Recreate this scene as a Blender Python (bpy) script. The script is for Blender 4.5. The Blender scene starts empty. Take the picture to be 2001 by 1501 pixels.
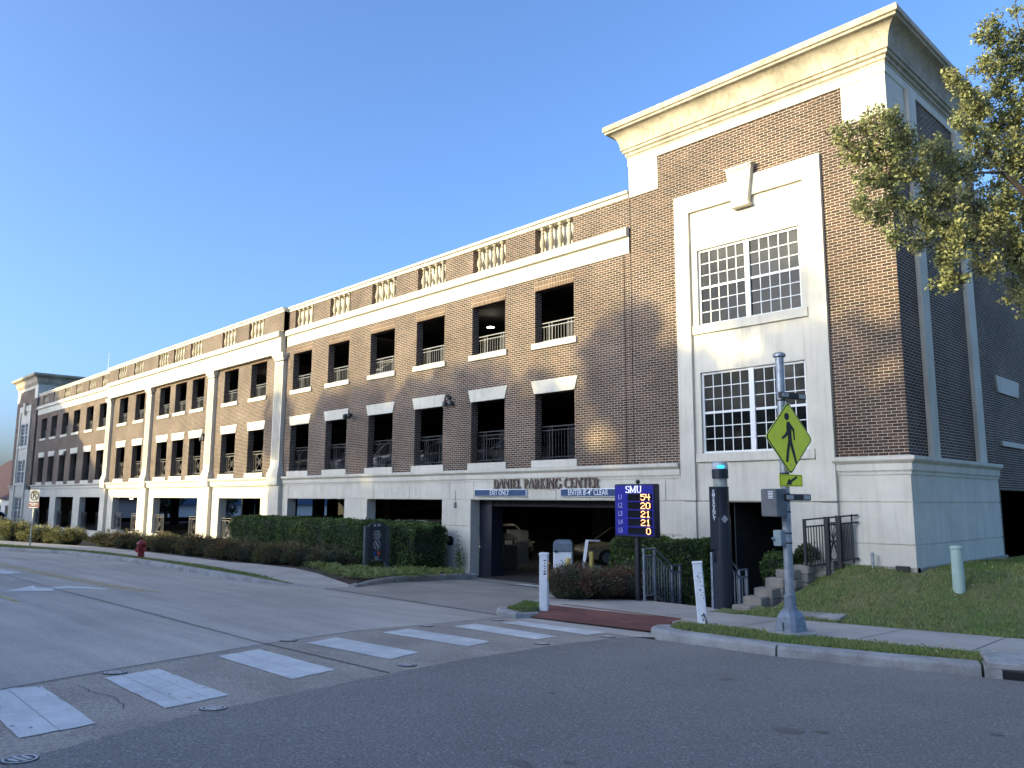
import bpy, math, random
import numpy as np
from mathutils import Matrix, Vector
from mathutils.geometry import tessellate_polygon
PI = math.pi
rng = np.random.default_rng(7)
random.seed(7)
S = bpy.context.scene
COL = S.collection

# ------------------------------------------------------------------ camera, sky, sun, exposure
cam_data = bpy.data.cameras.new('camera')
cam = bpy.data.objects.new('camera', cam_data)
COL.objects.link(cam)
cam_data.lens = 36 * 1547.6 / 2001
cam_data.sensor_width = 36
cam_data.clip_start = 0.05
cam_data.clip_end = 5000
RM = [(0.69043229, -0.10035918, -0.71640162), (0.7233821, 0.1021451, 0.68285044), (0.0046466, -0.9896941, 0.14312231)]
cam.matrix_world = Matrix([(r[0], -r[1], -r[2], 0) for r in RM] + [(0, 0, 0, 1)])
S.camera = cam

SUN_EL, SUN_AZ = math.radians(11.0), math.radians(20)     # azimuth measured from -Y towards -X
sun_dir = Vector((-math.sin(SUN_AZ) * math.cos(SUN_EL), -math.cos(SUN_AZ) * math.cos(SUN_EL), math.sin(SUN_EL)))
sl = bpy.data.lights.new('sun', 'SUN')
sl.energy = 2.25
sl.angle = math.radians(0.6)
sl.color = (1.0, 0.86, 0.47)
so = bpy.data.objects.new('sun', sl)
COL.objects.link(so)
so.rotation_euler = sun_dir.to_track_quat('Z', 'Y').to_euler()
W = bpy.data.worlds.new('World')
S.world = W
W.use_nodes = True
nt = W.node_tree
sky = nt.nodes.new('ShaderNodeTexSky')
sky.sky_type = 'NISHITA'
sky.sun_disc = False
sky.sun_elevation = math.radians(13)
sky.sun_rotation = math.atan2(sun_dir.x, sun_dir.y)
sky.air_density = 0.75
sky.dust_density = 3.8
sky.ozone_density = 4.6
nt.links.new(sky.outputs[0], nt.nodes['Background'].inputs[0])
nt.nodes['Background'].inputs[1].default_value = 0.15
S.view_settings.view_transform = 'Standard'
S.view_settings.look = 'None'
S.view_settings.gamma = 1
S.view_settings.exposure = 1.74
S.cycles.max_bounces = 6
S.cycles.diffuse_bounces = 3
S.cycles.transparent_max_bounces = 8

# ------------------------------------------------------------------ materials
MATS = {}
def mat(name, col, rough=0.8, metal=0.0, var=0.15, scale=6.0, bump=0.0, bscale=60.0, col2=None, emit=None, estr=1.0,
        streak=False, island=0.0, spec=0.5, fine=0.0, fscale=150.0, stretch=(1, 1, 1), coat=0.0, big=None, speck=None, trans=0.0):
    if name in MATS: return MATS[name]
    m = bpy.data.materials.new(name); m.use_nodes = True
    t = m.node_tree; N = t.nodes; L = t.links
    b = N['Principled BSDF']
    b.inputs['Roughness'].default_value = rough
    b.inputs['Metallic'].default_value = metal
    b.inputs['Specular IOR Level'].default_value = spec
    b.inputs['Coat Weight'].default_value = coat
    geo = N.new('ShaderNodeNewGeometry')
    mp = N.new('ShaderNodeMapping'); mp.inputs['Scale'].default_value = stretch
    L.new(geo.outputs['Position'], mp.inputs['Vector'])
    c1 = col; c2 = col2 or tuple(max(0, c * (1 - 2 * var)) for c in col)
    mix = N.new('ShaderNodeMix'); mix.data_type = 'RGBA'
    mix.inputs[6].default_value = (*c1, 1); mix.inputs[7].default_value = (*c2, 1)
    ns = N.new('ShaderNodeTexNoise'); ns.inputs['Scale'].default_value = scale; ns.inputs['Detail'].default_value = 6
    ns.inputs['Roughness'].default_value = 0.62
    L.new(mp.outputs[0], ns.inputs['Vector'])
    ramp = N.new('ShaderNodeMapRange'); ramp.inputs[1].default_value = 0.35; ramp.inputs[2].default_value = 0.65
    L.new(ns.outputs[0], ramp.inputs[0]); L.new(ramp.outputs[0], mix.inputs[0])
    out = mix.outputs[2]
    if streak:
        mp2 = N.new('ShaderNodeMapping'); mp2.inputs['Scale'].default_value = (3.2, 3.2, 0.22)
        L.new(geo.outputs['Position'], mp2.inputs['Vector'])
        n2 = N.new('ShaderNodeTexNoise'); n2.inputs['Scale'].default_value = 3.0; n2.inputs['Detail'].default_value = 7
        L.new(mp2.outputs[0], n2.inputs['Vector'])
        r2 = N.new('ShaderNodeMapRange'); r2.inputs[1].default_value = 0.5; r2.inputs[2].default_value = 0.8
        r2.inputs[3].default_value = 0.0; r2.inputs[4].default_value = 0.55 if streak is True else streak
        L.new(n2.outputs[0], r2.inputs[0])
        m2 = N.new('ShaderNodeMix'); m2.data_type = 'RGBA'
        L.new(r2.outputs[0], m2.inputs[0]); L.new(out, m2.inputs[6]); m2.inputs[7].default_value = (col[0] * .5, col[1] * .47, col[2] * .42, 1)
        out = m2.outputs[2]
    if island:
        m3 = N.new('ShaderNodeHueSaturation')
        r3 = N.new('ShaderNodeMapRange'); r3.inputs[3].default_value = 1 - island; r3.inputs[4].default_value = 1 + island
        L.new(geo.outputs['Random Per Island'], r3.inputs[0]); L.new(r3.outputs[0], m3.inputs['Value'])
        L.new(out, m3.inputs['Color']); out = m3.outputs[0]
    if fine:
        n4 = N.new('ShaderNodeTexNoise'); n4.inputs['Scale'].default_value = fscale; n4.inputs['Detail'].default_value = 3
        L.new(geo.outputs['Position'], n4.inputs['Vector'])
        r4 = N.new('ShaderNodeMapRange'); r4.inputs[1].default_value = 0.3; r4.inputs[2].default_value = 0.7
        r4.inputs[3].default_value = 1 - fine; r4.inputs[4].default_value = 1 + fine
        L.new(n4.outputs[0], r4.inputs[0])
        h = N.new('ShaderNodeHueSaturation'); L.new(r4.outputs[0], h.inputs['Value']); L.new(out, h.inputs['Color']); out = h.outputs[0]
    if big:                                            # (scale, amount, stretch) broad wear
        mq = N.new('ShaderNodeMapping'); mq.inputs['Scale'].default_value = big[2]; mq.inputs['Location'].default_value = (3.7, 1.9, 0); L.new(geo.outputs['Position'], mq.inputs['Vector'])
        nq = N.new('ShaderNodeTexNoise'); nq.inputs['Scale'].default_value = big[0]; nq.inputs['Detail'].default_value = 8; nq.inputs['Roughness'].default_value = .6; L.new(mq.outputs[0], nq.inputs['Vector'])
        rq = N.new('ShaderNodeMapRange'); rq.inputs[1].default_value = .3; rq.inputs[2].default_value = .7; rq.inputs[3].default_value = 1 - big[1]; rq.inputs[4].default_value = 1 + big[1]; L.new(nq.outputs[0], rq.inputs[0])
        hq = N.new('ShaderNodeHueSaturation'); L.new(rq.outputs[0], hq.inputs['Value']); L.new(out, hq.inputs['Color']); out = hq.outputs[0]
    if speck:                                          # (scale, share, colour) light stone chips
        vs = N.new('ShaderNodeTexVoronoi'); vs.inputs['Scale'].default_value = speck[0]; L.new(geo.outputs['Position'], vs.inputs['Vector'])
        sc = N.new('ShaderNodeSeparateColor'); L.new(vs.outputs['Color'], sc.inputs[0])
        gt = N.new('ShaderNodeMath'); gt.operation = 'LESS_THAN'; gt.inputs[1].default_value = speck[1]; L.new(sc.outputs[0], gt.inputs[0])
        dl = N.new('ShaderNodeMath'); dl.operation = 'LESS_THAN'; dl.inputs[1].default_value = .36; L.new(vs.outputs['Distance'], dl.inputs[0])
        mu = N.new('ShaderNodeMath'); mu.operation = 'MULTIPLY'; L.new(gt.outputs[0], mu.inputs[0]); L.new(dl.outputs[0], mu.inputs[1])
        ms = N.new('ShaderNodeMix'); ms.data_type = 'RGBA'; L.new(mu.outputs[0], ms.inputs[0]); L.new(out, ms.inputs[6]); ms.inputs[7].default_value = (*speck[2], 1); out = ms.outputs[2]
    L.new(out, b.inputs['Base Color'])
    if trans:
        tb = N.new('ShaderNodeBsdfTranslucent'); L.new(out, tb.inputs[0]); mx = N.new('ShaderNodeMixShader'); mx.inputs[0].default_value = trans
        L.new(b.outputs[0], mx.inputs[1]); L.new(tb.outputs[0], mx.inputs[2]); L.new(mx.outputs[0], N['Material Output'].inputs[0])
    if bump:
        n5 = N.new('ShaderNodeTexNoise'); n5.inputs['Scale'].default_value = bscale; n5.inputs['Detail'].default_value = 4
        L.new(geo.outputs['Position'], n5.inputs['Vector'])
        bp = N.new('ShaderNodeBump'); bp.inputs['Strength'].default_value = bump; bp.inputs['Distance'].default_value = 0.01
        L.new(n5.outputs[0], bp.inputs['Height']); L.new(bp.outputs[0], b.inputs['Normal'])
    if emit:
        b.inputs['Emission Color'].default_value = (*emit, 1); b.inputs['Emission Strength'].default_value = estr
    MATS[name] = m
    return m

def brick_mat(name, soldier=False, horizontal=False):
    m = bpy.data.materials.new(name); m.use_nodes = True
    t = m.node_tree; N = t.nodes; L = t.links; b = N['Principled BSDF']
    b.inputs['Roughness'].default_value = 0.85; b.inputs['Specular IOR Level'].default_value = 0.25
    geo = N.new('ShaderNodeNewGeometry')
    sp = N.new('ShaderNodeSeparateXYZ'); L.new(geo.outputs['Position'], sp.inputs[0])
    cb = N.new('ShaderNodeCombineXYZ')
    if horizontal:
        L.new(sp.outputs[0], cb.inputs[0]); L.new(sp.outputs[1], cb.inputs[1])
    else:
        sn = N.new('ShaderNodeSeparateXYZ'); L.new(geo.outputs['True Normal'], sn.inputs[0])
        ax = N.new('ShaderNodeMath'); ax.operation = 'ABSOLUTE'; L.new(sn.outputs[0], ax.inputs[0])
        gx = N.new('ShaderNodeMath'); gx.operation = 'GREATER_THAN'; L.new(ax.outputs[0], gx.inputs[0]); gx.inputs[1].default_value = 0.5
        u = N.new('ShaderNodeMix'); L.new(gx.outputs[0], u.inputs[0]); L.new(sp.outputs[0], u.inputs[2]); L.new(sp.outputs[1], u.inputs[3])
        L.new(u.outputs[0], cb.inputs[1 if soldier else 0]); L.new(sp.outputs[2], cb.inputs[0 if soldier else 1])
    bt = N.new('ShaderNodeTexBrick')
    bt.offset = 0.0 if soldier else 0.5
    bt.inputs['Scale'].default_value = 1
    bt.inputs['Mortar Size'].default_value = 0.0062 if not horizontal else 0.004
    bt.inputs['Mortar Smooth'].default_value = 0.25
    bt.inputs['Brick Width'].default_value = 0.2200 if not horizontal else 0.2032
    bt.inputs['Row Height'].default_value = 0.0700 if not horizontal else 0.1016
    if soldier: bt.inputs['Brick Width'].default_value = 0.30
    bt.inputs['Bias'].default_value = -0.2
    if horizontal:
        bt.inputs['Color1'].default_value = (0.15, 0.058, 0.048, 1); bt.inputs['Color2'].default_value = (0.23, 0.09, 0.07, 1); bt.inputs['Mortar'].default_value = (0.13, 0.10, 0.09, 1)
    else:
        bt.inputs['Color1'].default_value = (0.052, 0.031, 0.022, 1); bt.inputs['Color2'].default_value = (0.125, 0.068, 0.043, 1)
        bt.inputs['Mortar'].default_value = (0.52, 0.455, 0.36, 1)
    if soldier: bt.inputs['Color1'].default_value = (0.10, 0.055, 0.032, 1); bt.inputs['Color2'].default_value = (0.17, 0.095, 0.055, 1); bt.inputs['Mortar'].default_value = (0.50, 0.43, 0.32, 1)
    L.new(cb.outputs[0], bt.inputs['Vector'])
    ns = N.new('ShaderNodeTexNoise'); ns.inputs['Scale'].default_value = 0.6; ns.inputs['Detail'].default_value = 8
    L.new(geo.outputs['Position'], ns.inputs['Vector'])
    mr = N.new('ShaderNodeMapRange'); mr.inputs[1].default_value = 0.3; mr.inputs[2].default_value = 0.7; mr.inputs[3].default_value = 0.74; mr.inputs[4].default_value = 1.2
    L.new(ns.outputs[0], mr.inputs[0])
    h = N.new('ShaderNodeHueSaturation'); L.new(mr.outputs[0], h.inputs['Value']); L.new(bt.outputs[0], h.inputs['Color'])
    L.new(h.outputs[0], b.inputs['Base Color'])
    bp = N.new('ShaderNodeBump'); bp.inputs['Strength'].default_value = 0.6; bp.inputs['Distance'].default_value = 0.006; bp.invert = True
    L.new(bt.outputs['Fac'], bp.inputs['Height']); L.new(bp.outputs[0], b.inputs['Normal'])
    MATS[name] = m
    return m
BRICK = brick_mat('brick'); SOLDIER = brick_mat('soldier', True); PAVER = brick_mat('paver', False, True)
STONE = mat('cast_stone', (0.64, 0.595, 0.49), 0.85, var=0.07, scale=1.3, streak=0.42, big=(.5, .07, (1, 1, 1)), bump=0.15, fine=0.04)
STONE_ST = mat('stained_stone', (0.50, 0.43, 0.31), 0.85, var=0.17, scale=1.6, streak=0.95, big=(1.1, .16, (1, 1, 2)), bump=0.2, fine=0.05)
JOINT = mat('joint', (0.06, 0.055, 0.05), 0.9)
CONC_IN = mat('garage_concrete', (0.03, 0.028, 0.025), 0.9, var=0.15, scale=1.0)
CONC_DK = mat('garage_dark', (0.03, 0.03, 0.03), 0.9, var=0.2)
NAVY = mat('navy_paint', (0.008, 0.012, 0.026), 0.5)
RAIL = mat('rail_metal', (0.20, 0.195, 0.19), 0.5, metal=0.3, var=0.1)
RAILD = mat('rail_dark', (0.012, 0.014, 0.02), 0.55, var=0.1)
RAILB = mat('rail_bronze', (0.16, 0.145, 0.13), 0.5, metal=0.2, var=0.1)
GALV = mat('galvanised', (0.36, 0.39, 0.42), 0.45, metal=0.55, var=0.16, scale=9, fine=0.08, fscale=60)
GALVD = mat('painted_galv', (0.22, 0.26, 0.31), 0.5, metal=0.3, var=0.15, scale=12)
WHITEP = mat('white_paint', (0.74, 0.76, 0.78), 0.6, var=0.06, scale=8, fine=0.04)
WHITEW = mat('white_window', (0.72, 0.72, 0.70), 0.5, var=0.03)
BLACKP = mat('black_plastic', (0.015, 0.016, 0.018), 0.5)
GLASS = mat('window_glass', (0.012, 0.014, 0.014), 0.06, var=0.3, scale=2, spec=0.1)
LEAFD = mat('hedge_leaf', (0.10, 0.165, 0.04), 0.6, var=0.3, scale=1.5, island=0.6, spec=0.3, trans=.2, big=(1.2, .3, (1, 1, 1)))
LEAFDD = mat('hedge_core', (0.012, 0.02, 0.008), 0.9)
LEAFN = mat('nandina_leaf', (0.12, 0.13, 0.042), 0.7, scale=1.2, col2=(0.19, 0.12, 0.06), island=0.5, trans=.2)
LEAFG = mat('golden_shrub_leaf', (0.24, 0.21, 0.07), 0.7, scale=1.2, col2=(0.22, 0.22, 0.06), island=0.4)
LEAFL = mat('liriope_leaf', (0.12, 0.17, 0.035), 0.6, scale=2, col2=(0.25, 0.28, 0.08), island=0.4)
OAK = mat('oak_leaf', (0.34, 0.33, 0.13), 0.5, trans=.35, var=0.3, scale=0.7, col2=(0.19, 0.215, 0.085), island=0.6)
BARK = mat('bark', (0.075, 0.06, 0.045), 0.95, var=0.25, scale=8, bump=0.6, bscale=20)

# ------------------------------------------------------------------ mesh helpers
class MB:
    def __init__(s): s.v = []; s.f = []; s.m = []; s.mi = 0
    def quad(s, a, b, c, d): s.poly([a, b, c, d])
    def poly(s, pts):
        n = len(s.v); s.v += [tuple(p) for p in pts]; s.f.append(tuple(range(n, n + len(pts)))); s.m.append(s.mi)
    def box(s, x0, x1, y0, y1, z0, z1):
        n = len(s.v)
        s.v += [(x0, y0, z0), (x1, y0, z0), (x1, y1, z0), (x0, y1, z0), (x0, y0, z1), (x1, y0, z1), (x1, y1, z1), (x0, y1, z1)]
        for f in ((0, 3, 2, 1), (4, 5, 6, 7), (0, 1, 5, 4), (1, 2, 6, 5), (2, 3, 7, 6), (3, 0, 4, 7)):
            s.f.append(tuple(n + i for i in f)); s.m.append(s.mi)
        return s
    def bbox(s, x0, x1, y0, y1, z0, z1, r=0.02):      # box with chamfered edges all round
        cx, cy, cz = (x0 + x1) / 2, (y0 + y1) / 2, (z0 + z1) / 2
        hx, hy, hz = (x1 - x0) / 2, (y1 - y0) / 2, (z1 - z0) / 2
        rings = []
        for z, ins in ((-hz, r), (-hz + r, 0), (hz - r, 0), (hz, r)):
            a, b = hx - ins, hy - ins
            q = r
            rings.append([(cx + x, cy + y, cz + z) for x, y in ((-a, -b + q), (-a + q, -b), (a - q, -b), (a, -b + q), (a, b - q), (a - q, b), (-a + q, b), (-a, b - q))])
        s.loft(rings, True)
        return s
    def loft(s, rings, caps=True):
        n = len(s.v); k = len(rings[0])
        for r in rings: s.v += [tuple(p) for p in r]
        for i in range(len(rings) - 1):
            for j in range(k):
                a = n + i * k + j; b = n + i * k + (j + 1) % k
                s.f.append((a, b, b + k, a + k)); s.m.append(s.mi)
        if caps:
            s.f.append(tuple(n + j for j in reversed(range(k)))); s.m.append(s.mi)
            s.f.append(tuple(n + (len(rings) - 1) * k + j for j in range(k))); s.m.append(s.mi)
    def tube(s, p0, p1, r0, r1=None, n=8, caps=True):
        r1 = r0 if r1 is None else r1
        p0, p1 = Vector(p0), Vector(p1); d = (p1 - p0).normalized()
        a = d.orthogonal().normalized(); b = d.cross(a)
        R = lambda p, r: [tuple(p + a * (r * math.cos(2 * PI * i / n)) + b * (r * math.sin(2 * PI * i / n))) for i in range(n)]
        s.loft([R(p0, r0), R(p1, r1)], caps); return s
    def path(s, pts, r, n=6):
        for i in range(len(pts) - 1): s.tube(pts[i], pts[i + 1], r if not isinstance(r, (list, tuple)) else r[i], None if not isinstance(r, (list, tuple)) else r[i + 1], n)
        return s
    def bar(s, p0, p1, w, h=None):                     # square bar
        h = h or w
        p0, p1 = Vector(p0), Vector(p1); d = (p1 - p0).normalized()
        up = Vector((0, 0, 1)) if abs(d.z) < 0.9 else Vector((1, 0, 0))
        a = d.cross(up).normalized(); b = a.cross(d)
        R = lambda p: [tuple(p + a * (w / 2 * i) + b * (h / 2 * j)) for i, j in ((-1, -1), (1, -1), (1, 1), (-1, 1))]
        s.loft([R(p0), R(p1)]); return s
    def lathe(s, prof, c=(0, 0, 0), n=16, caps=True):
        s.loft([[(c[0] + r * math.cos(2 * PI * i / n), c[1] + r * math.sin(2 * PI * i / n), c[2] + z) for i in range(n)] for r, z in prof], caps); return s
    def sphere(s, c, r, n=12, k=8, sz=1):
        s.lathe([(max(1e-4, r * math.sin(PI * i / k)), -r * sz * math.cos(PI * i / k)) for i in range(k + 1)], c, n, True); return s
    def prism(s, pts, f0, f1):                         # pts 2d; f0,f1 map a 2d point to 3d
        s.loft([[f0(p) for p in pts], [f1(p) for p in pts]], True); return s
    def sheet(s, pts, zf):                             # planar polygon laid on a height function
        for tri in tessellate_polygon([[Vector((p[0], p[1], 0)) for p in pts]]):
            q = [pts[i] for i in tri]
            ar = (q[1][0] - q[0][0]) * (q[2][1] - q[0][1]) - (q[2][0] - q[0][0]) * (q[1][1] - q[0][1])
            if ar < 0: q = q[::-1]
            s.poly([(p[0], p[1], zf(p[0], p[1])) for p in q])
        return s
    def slab(s, pts, zf, h):
        s.sheet(pts, zf)
        k = len(pts)
        for i in range(k):
            a, b = pts[i], pts[(i + 1) % k]
            s.poly([(a[0], a[1], zf(*a) - h), (b[0], b[1], zf(*b) - h), (b[0], b[1], zf(*b)), (a[0], a[1], zf(*a))])
        return s
    def sweep(s, prof, path, caps=True):               # prof: (out, z); path: xy points, outward = right of travel
        rings = []; n = len(path)
        for i in range(n):
            d0 = Vector(path[i]) - Vector(path[i - 1]) if i else None
            d1 = Vector(path[i + 1]) - Vector(path[i]) if i < n - 1 else None
            nn = [Vector((d.y, -d.x)).normalized() for d in (d0, d1) if d is not None]
            m = sum(nn, Vector((0, 0)))
            m = m / max(1e-6, m.dot(nn[0])) if len(nn) == 2 else nn[0]
            rings.append([(path[i][0] + m.x * o, path[i][1] + m.y * o, z) for o, z in prof])
        s.loft(rings, caps); return s
    def xform(s, M, start=0):
        M = Matrix(M); s.v[start:] = [tuple(M @ Vector(p)) for p in s.v[start:]]; return s
    def build(s, name, m=None, parent=None, world=True, smooth=False, smooth_angle=None):
        me = bpy.data.meshes.new(name)
        me.from_pydata(s.v, [], s.f)
        ms = m if isinstance(m, (list, tuple)) else [m]
        for x in ms: me.materials.append(x)
        if len(ms) > 1: me.polygons.foreach_set('material_index', s.m)
        me.validate()
        if smooth: me.polygons.foreach_set('use_smooth', [True] * len(me.polygons))
        o = bpy.data.objects.new(name, me); COL.objects.link(o)
        if smooth:
            me.set_sharp_from_angle(angle=math.radians(40))
        if parent:
            o.parent = parent
            if world:
                L = Vector((0, 0, 0)); p = parent
                while p: L += Vector(p.location); p = p.parent
                me.transform(Matrix.Translation(-L))
        return o

def thing(name, label, cat, loc=(0, 0, 0), rz=0, group=None):
    o = bpy.data.objects.new(name, None); COL.objects.link(o); o.empty_display_size = 0.1
    o.location = loc; o.rotation_euler = (0, 0, rz); tag(o, label, cat, group); return o
def tag(o, label, cat, group=None):
    o['label'] = label; o['category'] = cat
    if group: o['group'] = group
    return o
def struct(o, kind='structure'): o['kind'] = kind; return o
def dup(root, loc, rz=0, label=None, scale=None, group=None):
    r = root.copy(); COL.objects.link(r); r.location = loc; r.rotation_euler = (0, 0, rz)
    if label: r['label'] = label
    if group: r['group'] = group
    if scale: r.scale = scale if isinstance(scale, (tuple, list)) else (scale,) * 3
    for ch in list(root.children):
        c = ch.copy(); COL.objects.link(c); c.parent = r
        for g in list(ch.children):
            d = g.copy(); COL.objects.link(d); d.parent = c
            for k in list(g.children):
                e = k.copy(); COL.objects.link(e); e.parent = d
    return r

def text_mesh(mb, txt, size, place, sx=1.0, align='CENTER', depth=0.0, bold=0.0):
    """place(x, y, d) -> world point; the default face, condensed by sx"""
    c = bpy.data.curves.new('t', 'FONT'); c.body = txt; c.size = size; c.align_x = align; c.align_y = 'CENTER'
    c.extrude = depth / 2; c.offset = bold; c.resolution_u = 3
    o = bpy.data.objects.new('t', c); COL.objects.link(o)
    bpy.context.view_layer.update()
    me = bpy.data.meshes.new_from_object(o)
    n = len(mb.v)
    for v in me.vertices: mb.v.append(tuple(place(v.co.x * sx, v.co.y, v.co.z + depth / 2)))
    for p in me.polygons: mb.f.append(tuple(n + i for i in p.vertices)); mb.m.append(mb.mi)
    bpy.data.objects.remove(o); bpy.data.curves.remove(c); bpy.data.meshes.remove(me)

# a small roman (serif) alphabet: strokes (x0,y0,x1,y1,width) and arcs (cx,cy,rx,ry,a0,a1,w0,w1); height 1
_t, _T = .055, .15
def _arc(cx, cy, rx, ry, a0, a1): return ('a', cx, cy, rx, ry, a0, a1)
def _s(x0, y0, x1, y1, w): return ('s', x0, y0, x1, y1, w)
def _serif(x, y, w=.3): return _s(x - w / 2, y, x + w / 2, y, .05)
ROMAN = {
 'D': (.80, [_s(.18, 0, .18, 1, _T), _arc(.18, .5, .55, .47, -90, 90), _serif(.12, .02, .24), _serif(.12, .98, .24)]),
 'A': (.82, [_s(.10, 0, .42, 1, _t), _s(.42, 1, .74, 0, _T), _s(.22, .35, .62, .35, .05), _serif(.1, .02, .22), _serif(.74, .02, .28)]),
 'N': (.86, [_s(.14, 0, .14, 1, _t), _s(.14, 1, .72, 0, _T), _s(.72, 0, .72, 1, _t), _serif(.14, .02, .24), _serif(.1, .98, .2), _serif(.72, .98, .24)]),
 'I': (.38, [_s(.19, 0, .19, 1, _T), _serif(.19, .02, .32), _serif(.19, .98, .32)]),
 'E': (.66, [_s(.18, 0, .18, 1, _T), _s(.1, .97, .58, .97, .06), _s(.18, .52, .48, .52, .05), _s(.1, .03, .6, .03, .06), _s(.57, .8, .57, 1, .05), _s(.6, 0, .6, .22, .05)]),
 'L': (.62, [_s(.18, 0, .18, 1, _T), _s(.1, .03, .56, .03, .06), _s(.56, 0, .56, .24, .05), _serif(.18, .98, .3)]),
 'P': (.66, [_s(.18, 0, .18, 1, _T), _arc(.2, .72, .36, .26, -90, 90), _serif(.18, .02, .3), _serif(.12, .98, .22)]),
 'R': (.76, [_s(.18, 0, .18, 1, _T), _arc(.2, .74, .34, .24, -90, 90), _s(.34, .5, .66, 0, _T), _serif(.18, .02, .3), _serif(.12, .98, .22), _serif(.68, .02, .2)]),
 'K': (.80, [_s(.18, 0, .18, 1, _T), _s(.2, .42, .62, 1, _t), _s(.3, .55, .70, 0, _T), _serif(.18, .02, .3), _serif(.18, .98, .3), _serif(.62, .98, .24), _serif(.7, .02, .24)]),
 'G': (.84, [_arc(.46, .5, .38, .48, 50, 330), _s(.74, 0.08, .74, .42, _T * .9), _serif(.72, .42, .28), _s(.71, .72, .71, .98, .05)]),
 'C': (.78, [_arc(.46, .5, .38, .48, 48, 312), _s(.71, .70, .71, .98, .05)]),
 'T': (.70, [_s(.35, 0, .35, 1, _T), _s(.04, .97, .66, .97, .06), _s(.05, .78, .05, 1, .05), _s(.65, .78, .65, 1, .05), _serif(.35, .02, .3)]),
 'S': (.62, [_arc(.30, .745, .22, .225, 30, 270), _arc(.30, .27, .24, .24, -150, 90), _s(.50, .78, .50, .98, .05), _s(.07, .02, .07, .25, .05)]),
 'M': (.98, [_s(.14, 0, .14, 1, _T), _s(.14, 1, .48, .1, _T), _s(.48, .1, .82, 1, _t * 1.4), _s(.82, 0, .82, 1, _T), _serif(.14, .03, .3), _serif(.1, .97, .24), _serif(.82, .03, .3), _serif(.86, .97, .24)]),
 'U': (.84, [_s(.16, .32, .16, 1, _T), _s(.66, .32, .66, 1, _T * .9), _arc(.41, .34, .25, .3, 180, 360), _serif(.16, .97, .3), _serif(.66, .97, .3)]),
 ' ': (.42, []),
}
def roman(mb, txt, h, place, depth=0.02, sx=1.0, align=0.5, wt=1.0):
    Wd = sum(ROMAN[c][0] for c in txt) * h * sx; x = -Wd * align
    lay = 0
    for c in txt:
        adv, st = ROMAN[c]
        for q in st:
            segs = []
            if q[0] == 's': segs.append(((q[1], q[2]), (q[3], q[4]), q[5], q[5]))
            else:
                _, cx, cy, rx, ry, a0, a1 = q; n = 12
                P = [(cx + rx * math.cos(math.radians(a0 + (a1 - a0) * i / n)), cy + ry * math.sin(math.radians(a0 + (a1 - a0) * i / n)), .055 + .10 * abs(math.cos(math.radians(a0 + (a1 - a0) * i / n)))) for i in range(n + 1)]
                for i in range(n): segs.append((P[i][:2], P[i + 1][:2], P[i][2], P[i + 1][2]))
            for a, b, w0, w1 in segs:
                dx, dy = b[0] - a[0], b[1] - a[1]; l = math.hypot(dx, dy) or 1; nx, ny = -dy / l, dx / l
                w0 *= wt; w1 *= wt
                lay += 1; e = (lay % 7) * 0.0007
                pts = [(a[0] + nx * w0 / 2, a[1] + ny * w0 / 2), (a[0] - nx * w0 / 2, a[1] - ny * w0 / 2), (b[0] - nx * w1 / 2, b[1] - ny * w1 / 2), (b[0] + nx * w1 / 2, b[1] + ny * w1 / 2)]
                mb.loft([[place(x + p[0] * h * sx, (p[1] - .5) * h, d) for p in pts] for d in (0, depth + e)], True)
        x += adv * h * sx

def relief(mb, xs, zs, fn, y0, thick, X=None):
    """wall facing -Y made of cells; fn(x,z) -> depth behind y0, or None for an opening. X maps (u,y,z)->point"""
    X = X or (lambda u, y, z: (u, y, z))
    xs = sorted(set(round(a, 4) for a in xs)); zs = sorted(set(round(a, 4) for a in zs))
    D = [[fn((xs[i] + xs[i + 1]) / 2, (zs[j] + zs[j + 1]) / 2) for j in range(len(zs) - 1)] for i in range(len(xs) - 1)]
    g = lambda i, j: (D[i][j] if 0 <= i < len(xs) - 1 and 0 <= j < len(zs) - 1 else None)
    e = lambda d: thick if d is None else d
    for i in range(len(xs) - 1):
        j = 0
        while j < len(zs) - 1:                       # merge runs up a column
            d = D[i][j]; k = j
            while k + 1 < len(zs) - 1 and D[i][k + 1] == d: k += 1
            if d is not None:
                a, b, c, f = xs[i], xs[i + 1], zs[j], zs[k + 1]
                mb.quad(X(a, y0 + d, c), X(b, y0 + d, c), X(b, y0 + d, f), X(a, y0 + d, f))
                mb.quad(X(b, y0 + thick, c), X(a, y0 + thick, c), X(a, y0 + thick, f), X(b, y0 + thick, f))
            j = k + 1
    for i in range(len(xs)):
        for j in range(len(zs) - 1):
            l, r = e(g(i - 1, j)), e(g(i, j))
            if abs(l - r) < 1e-6: continue
            x = xs[i]; a, b = y0 + l, y0 + r
            if l > r: mb.quad(X(x, a, zs[j]), X(x, b, zs[j]), X(x, b, zs[j + 1]), X(x, a, zs[j + 1]))
            else: mb.quad(X(x, a, zs[j]), X(x, b, zs[j]), X(x, b, zs[j + 1]), X(x, a, zs[j + 1]))
    for j in range(len(zs)):
        for i in range(len(xs) - 1):
            l, r = e(g(i, j - 1)), e(g(i, j))
            if abs(l - r) < 1e-6: continue
            z = zs[j]
            mb.quad(X(xs[i], y0 + l, z), X(xs[i + 1], y0 + l, z), X(xs[i + 1], y0 + r, z), X(xs[i], y0 + r, z))

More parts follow.
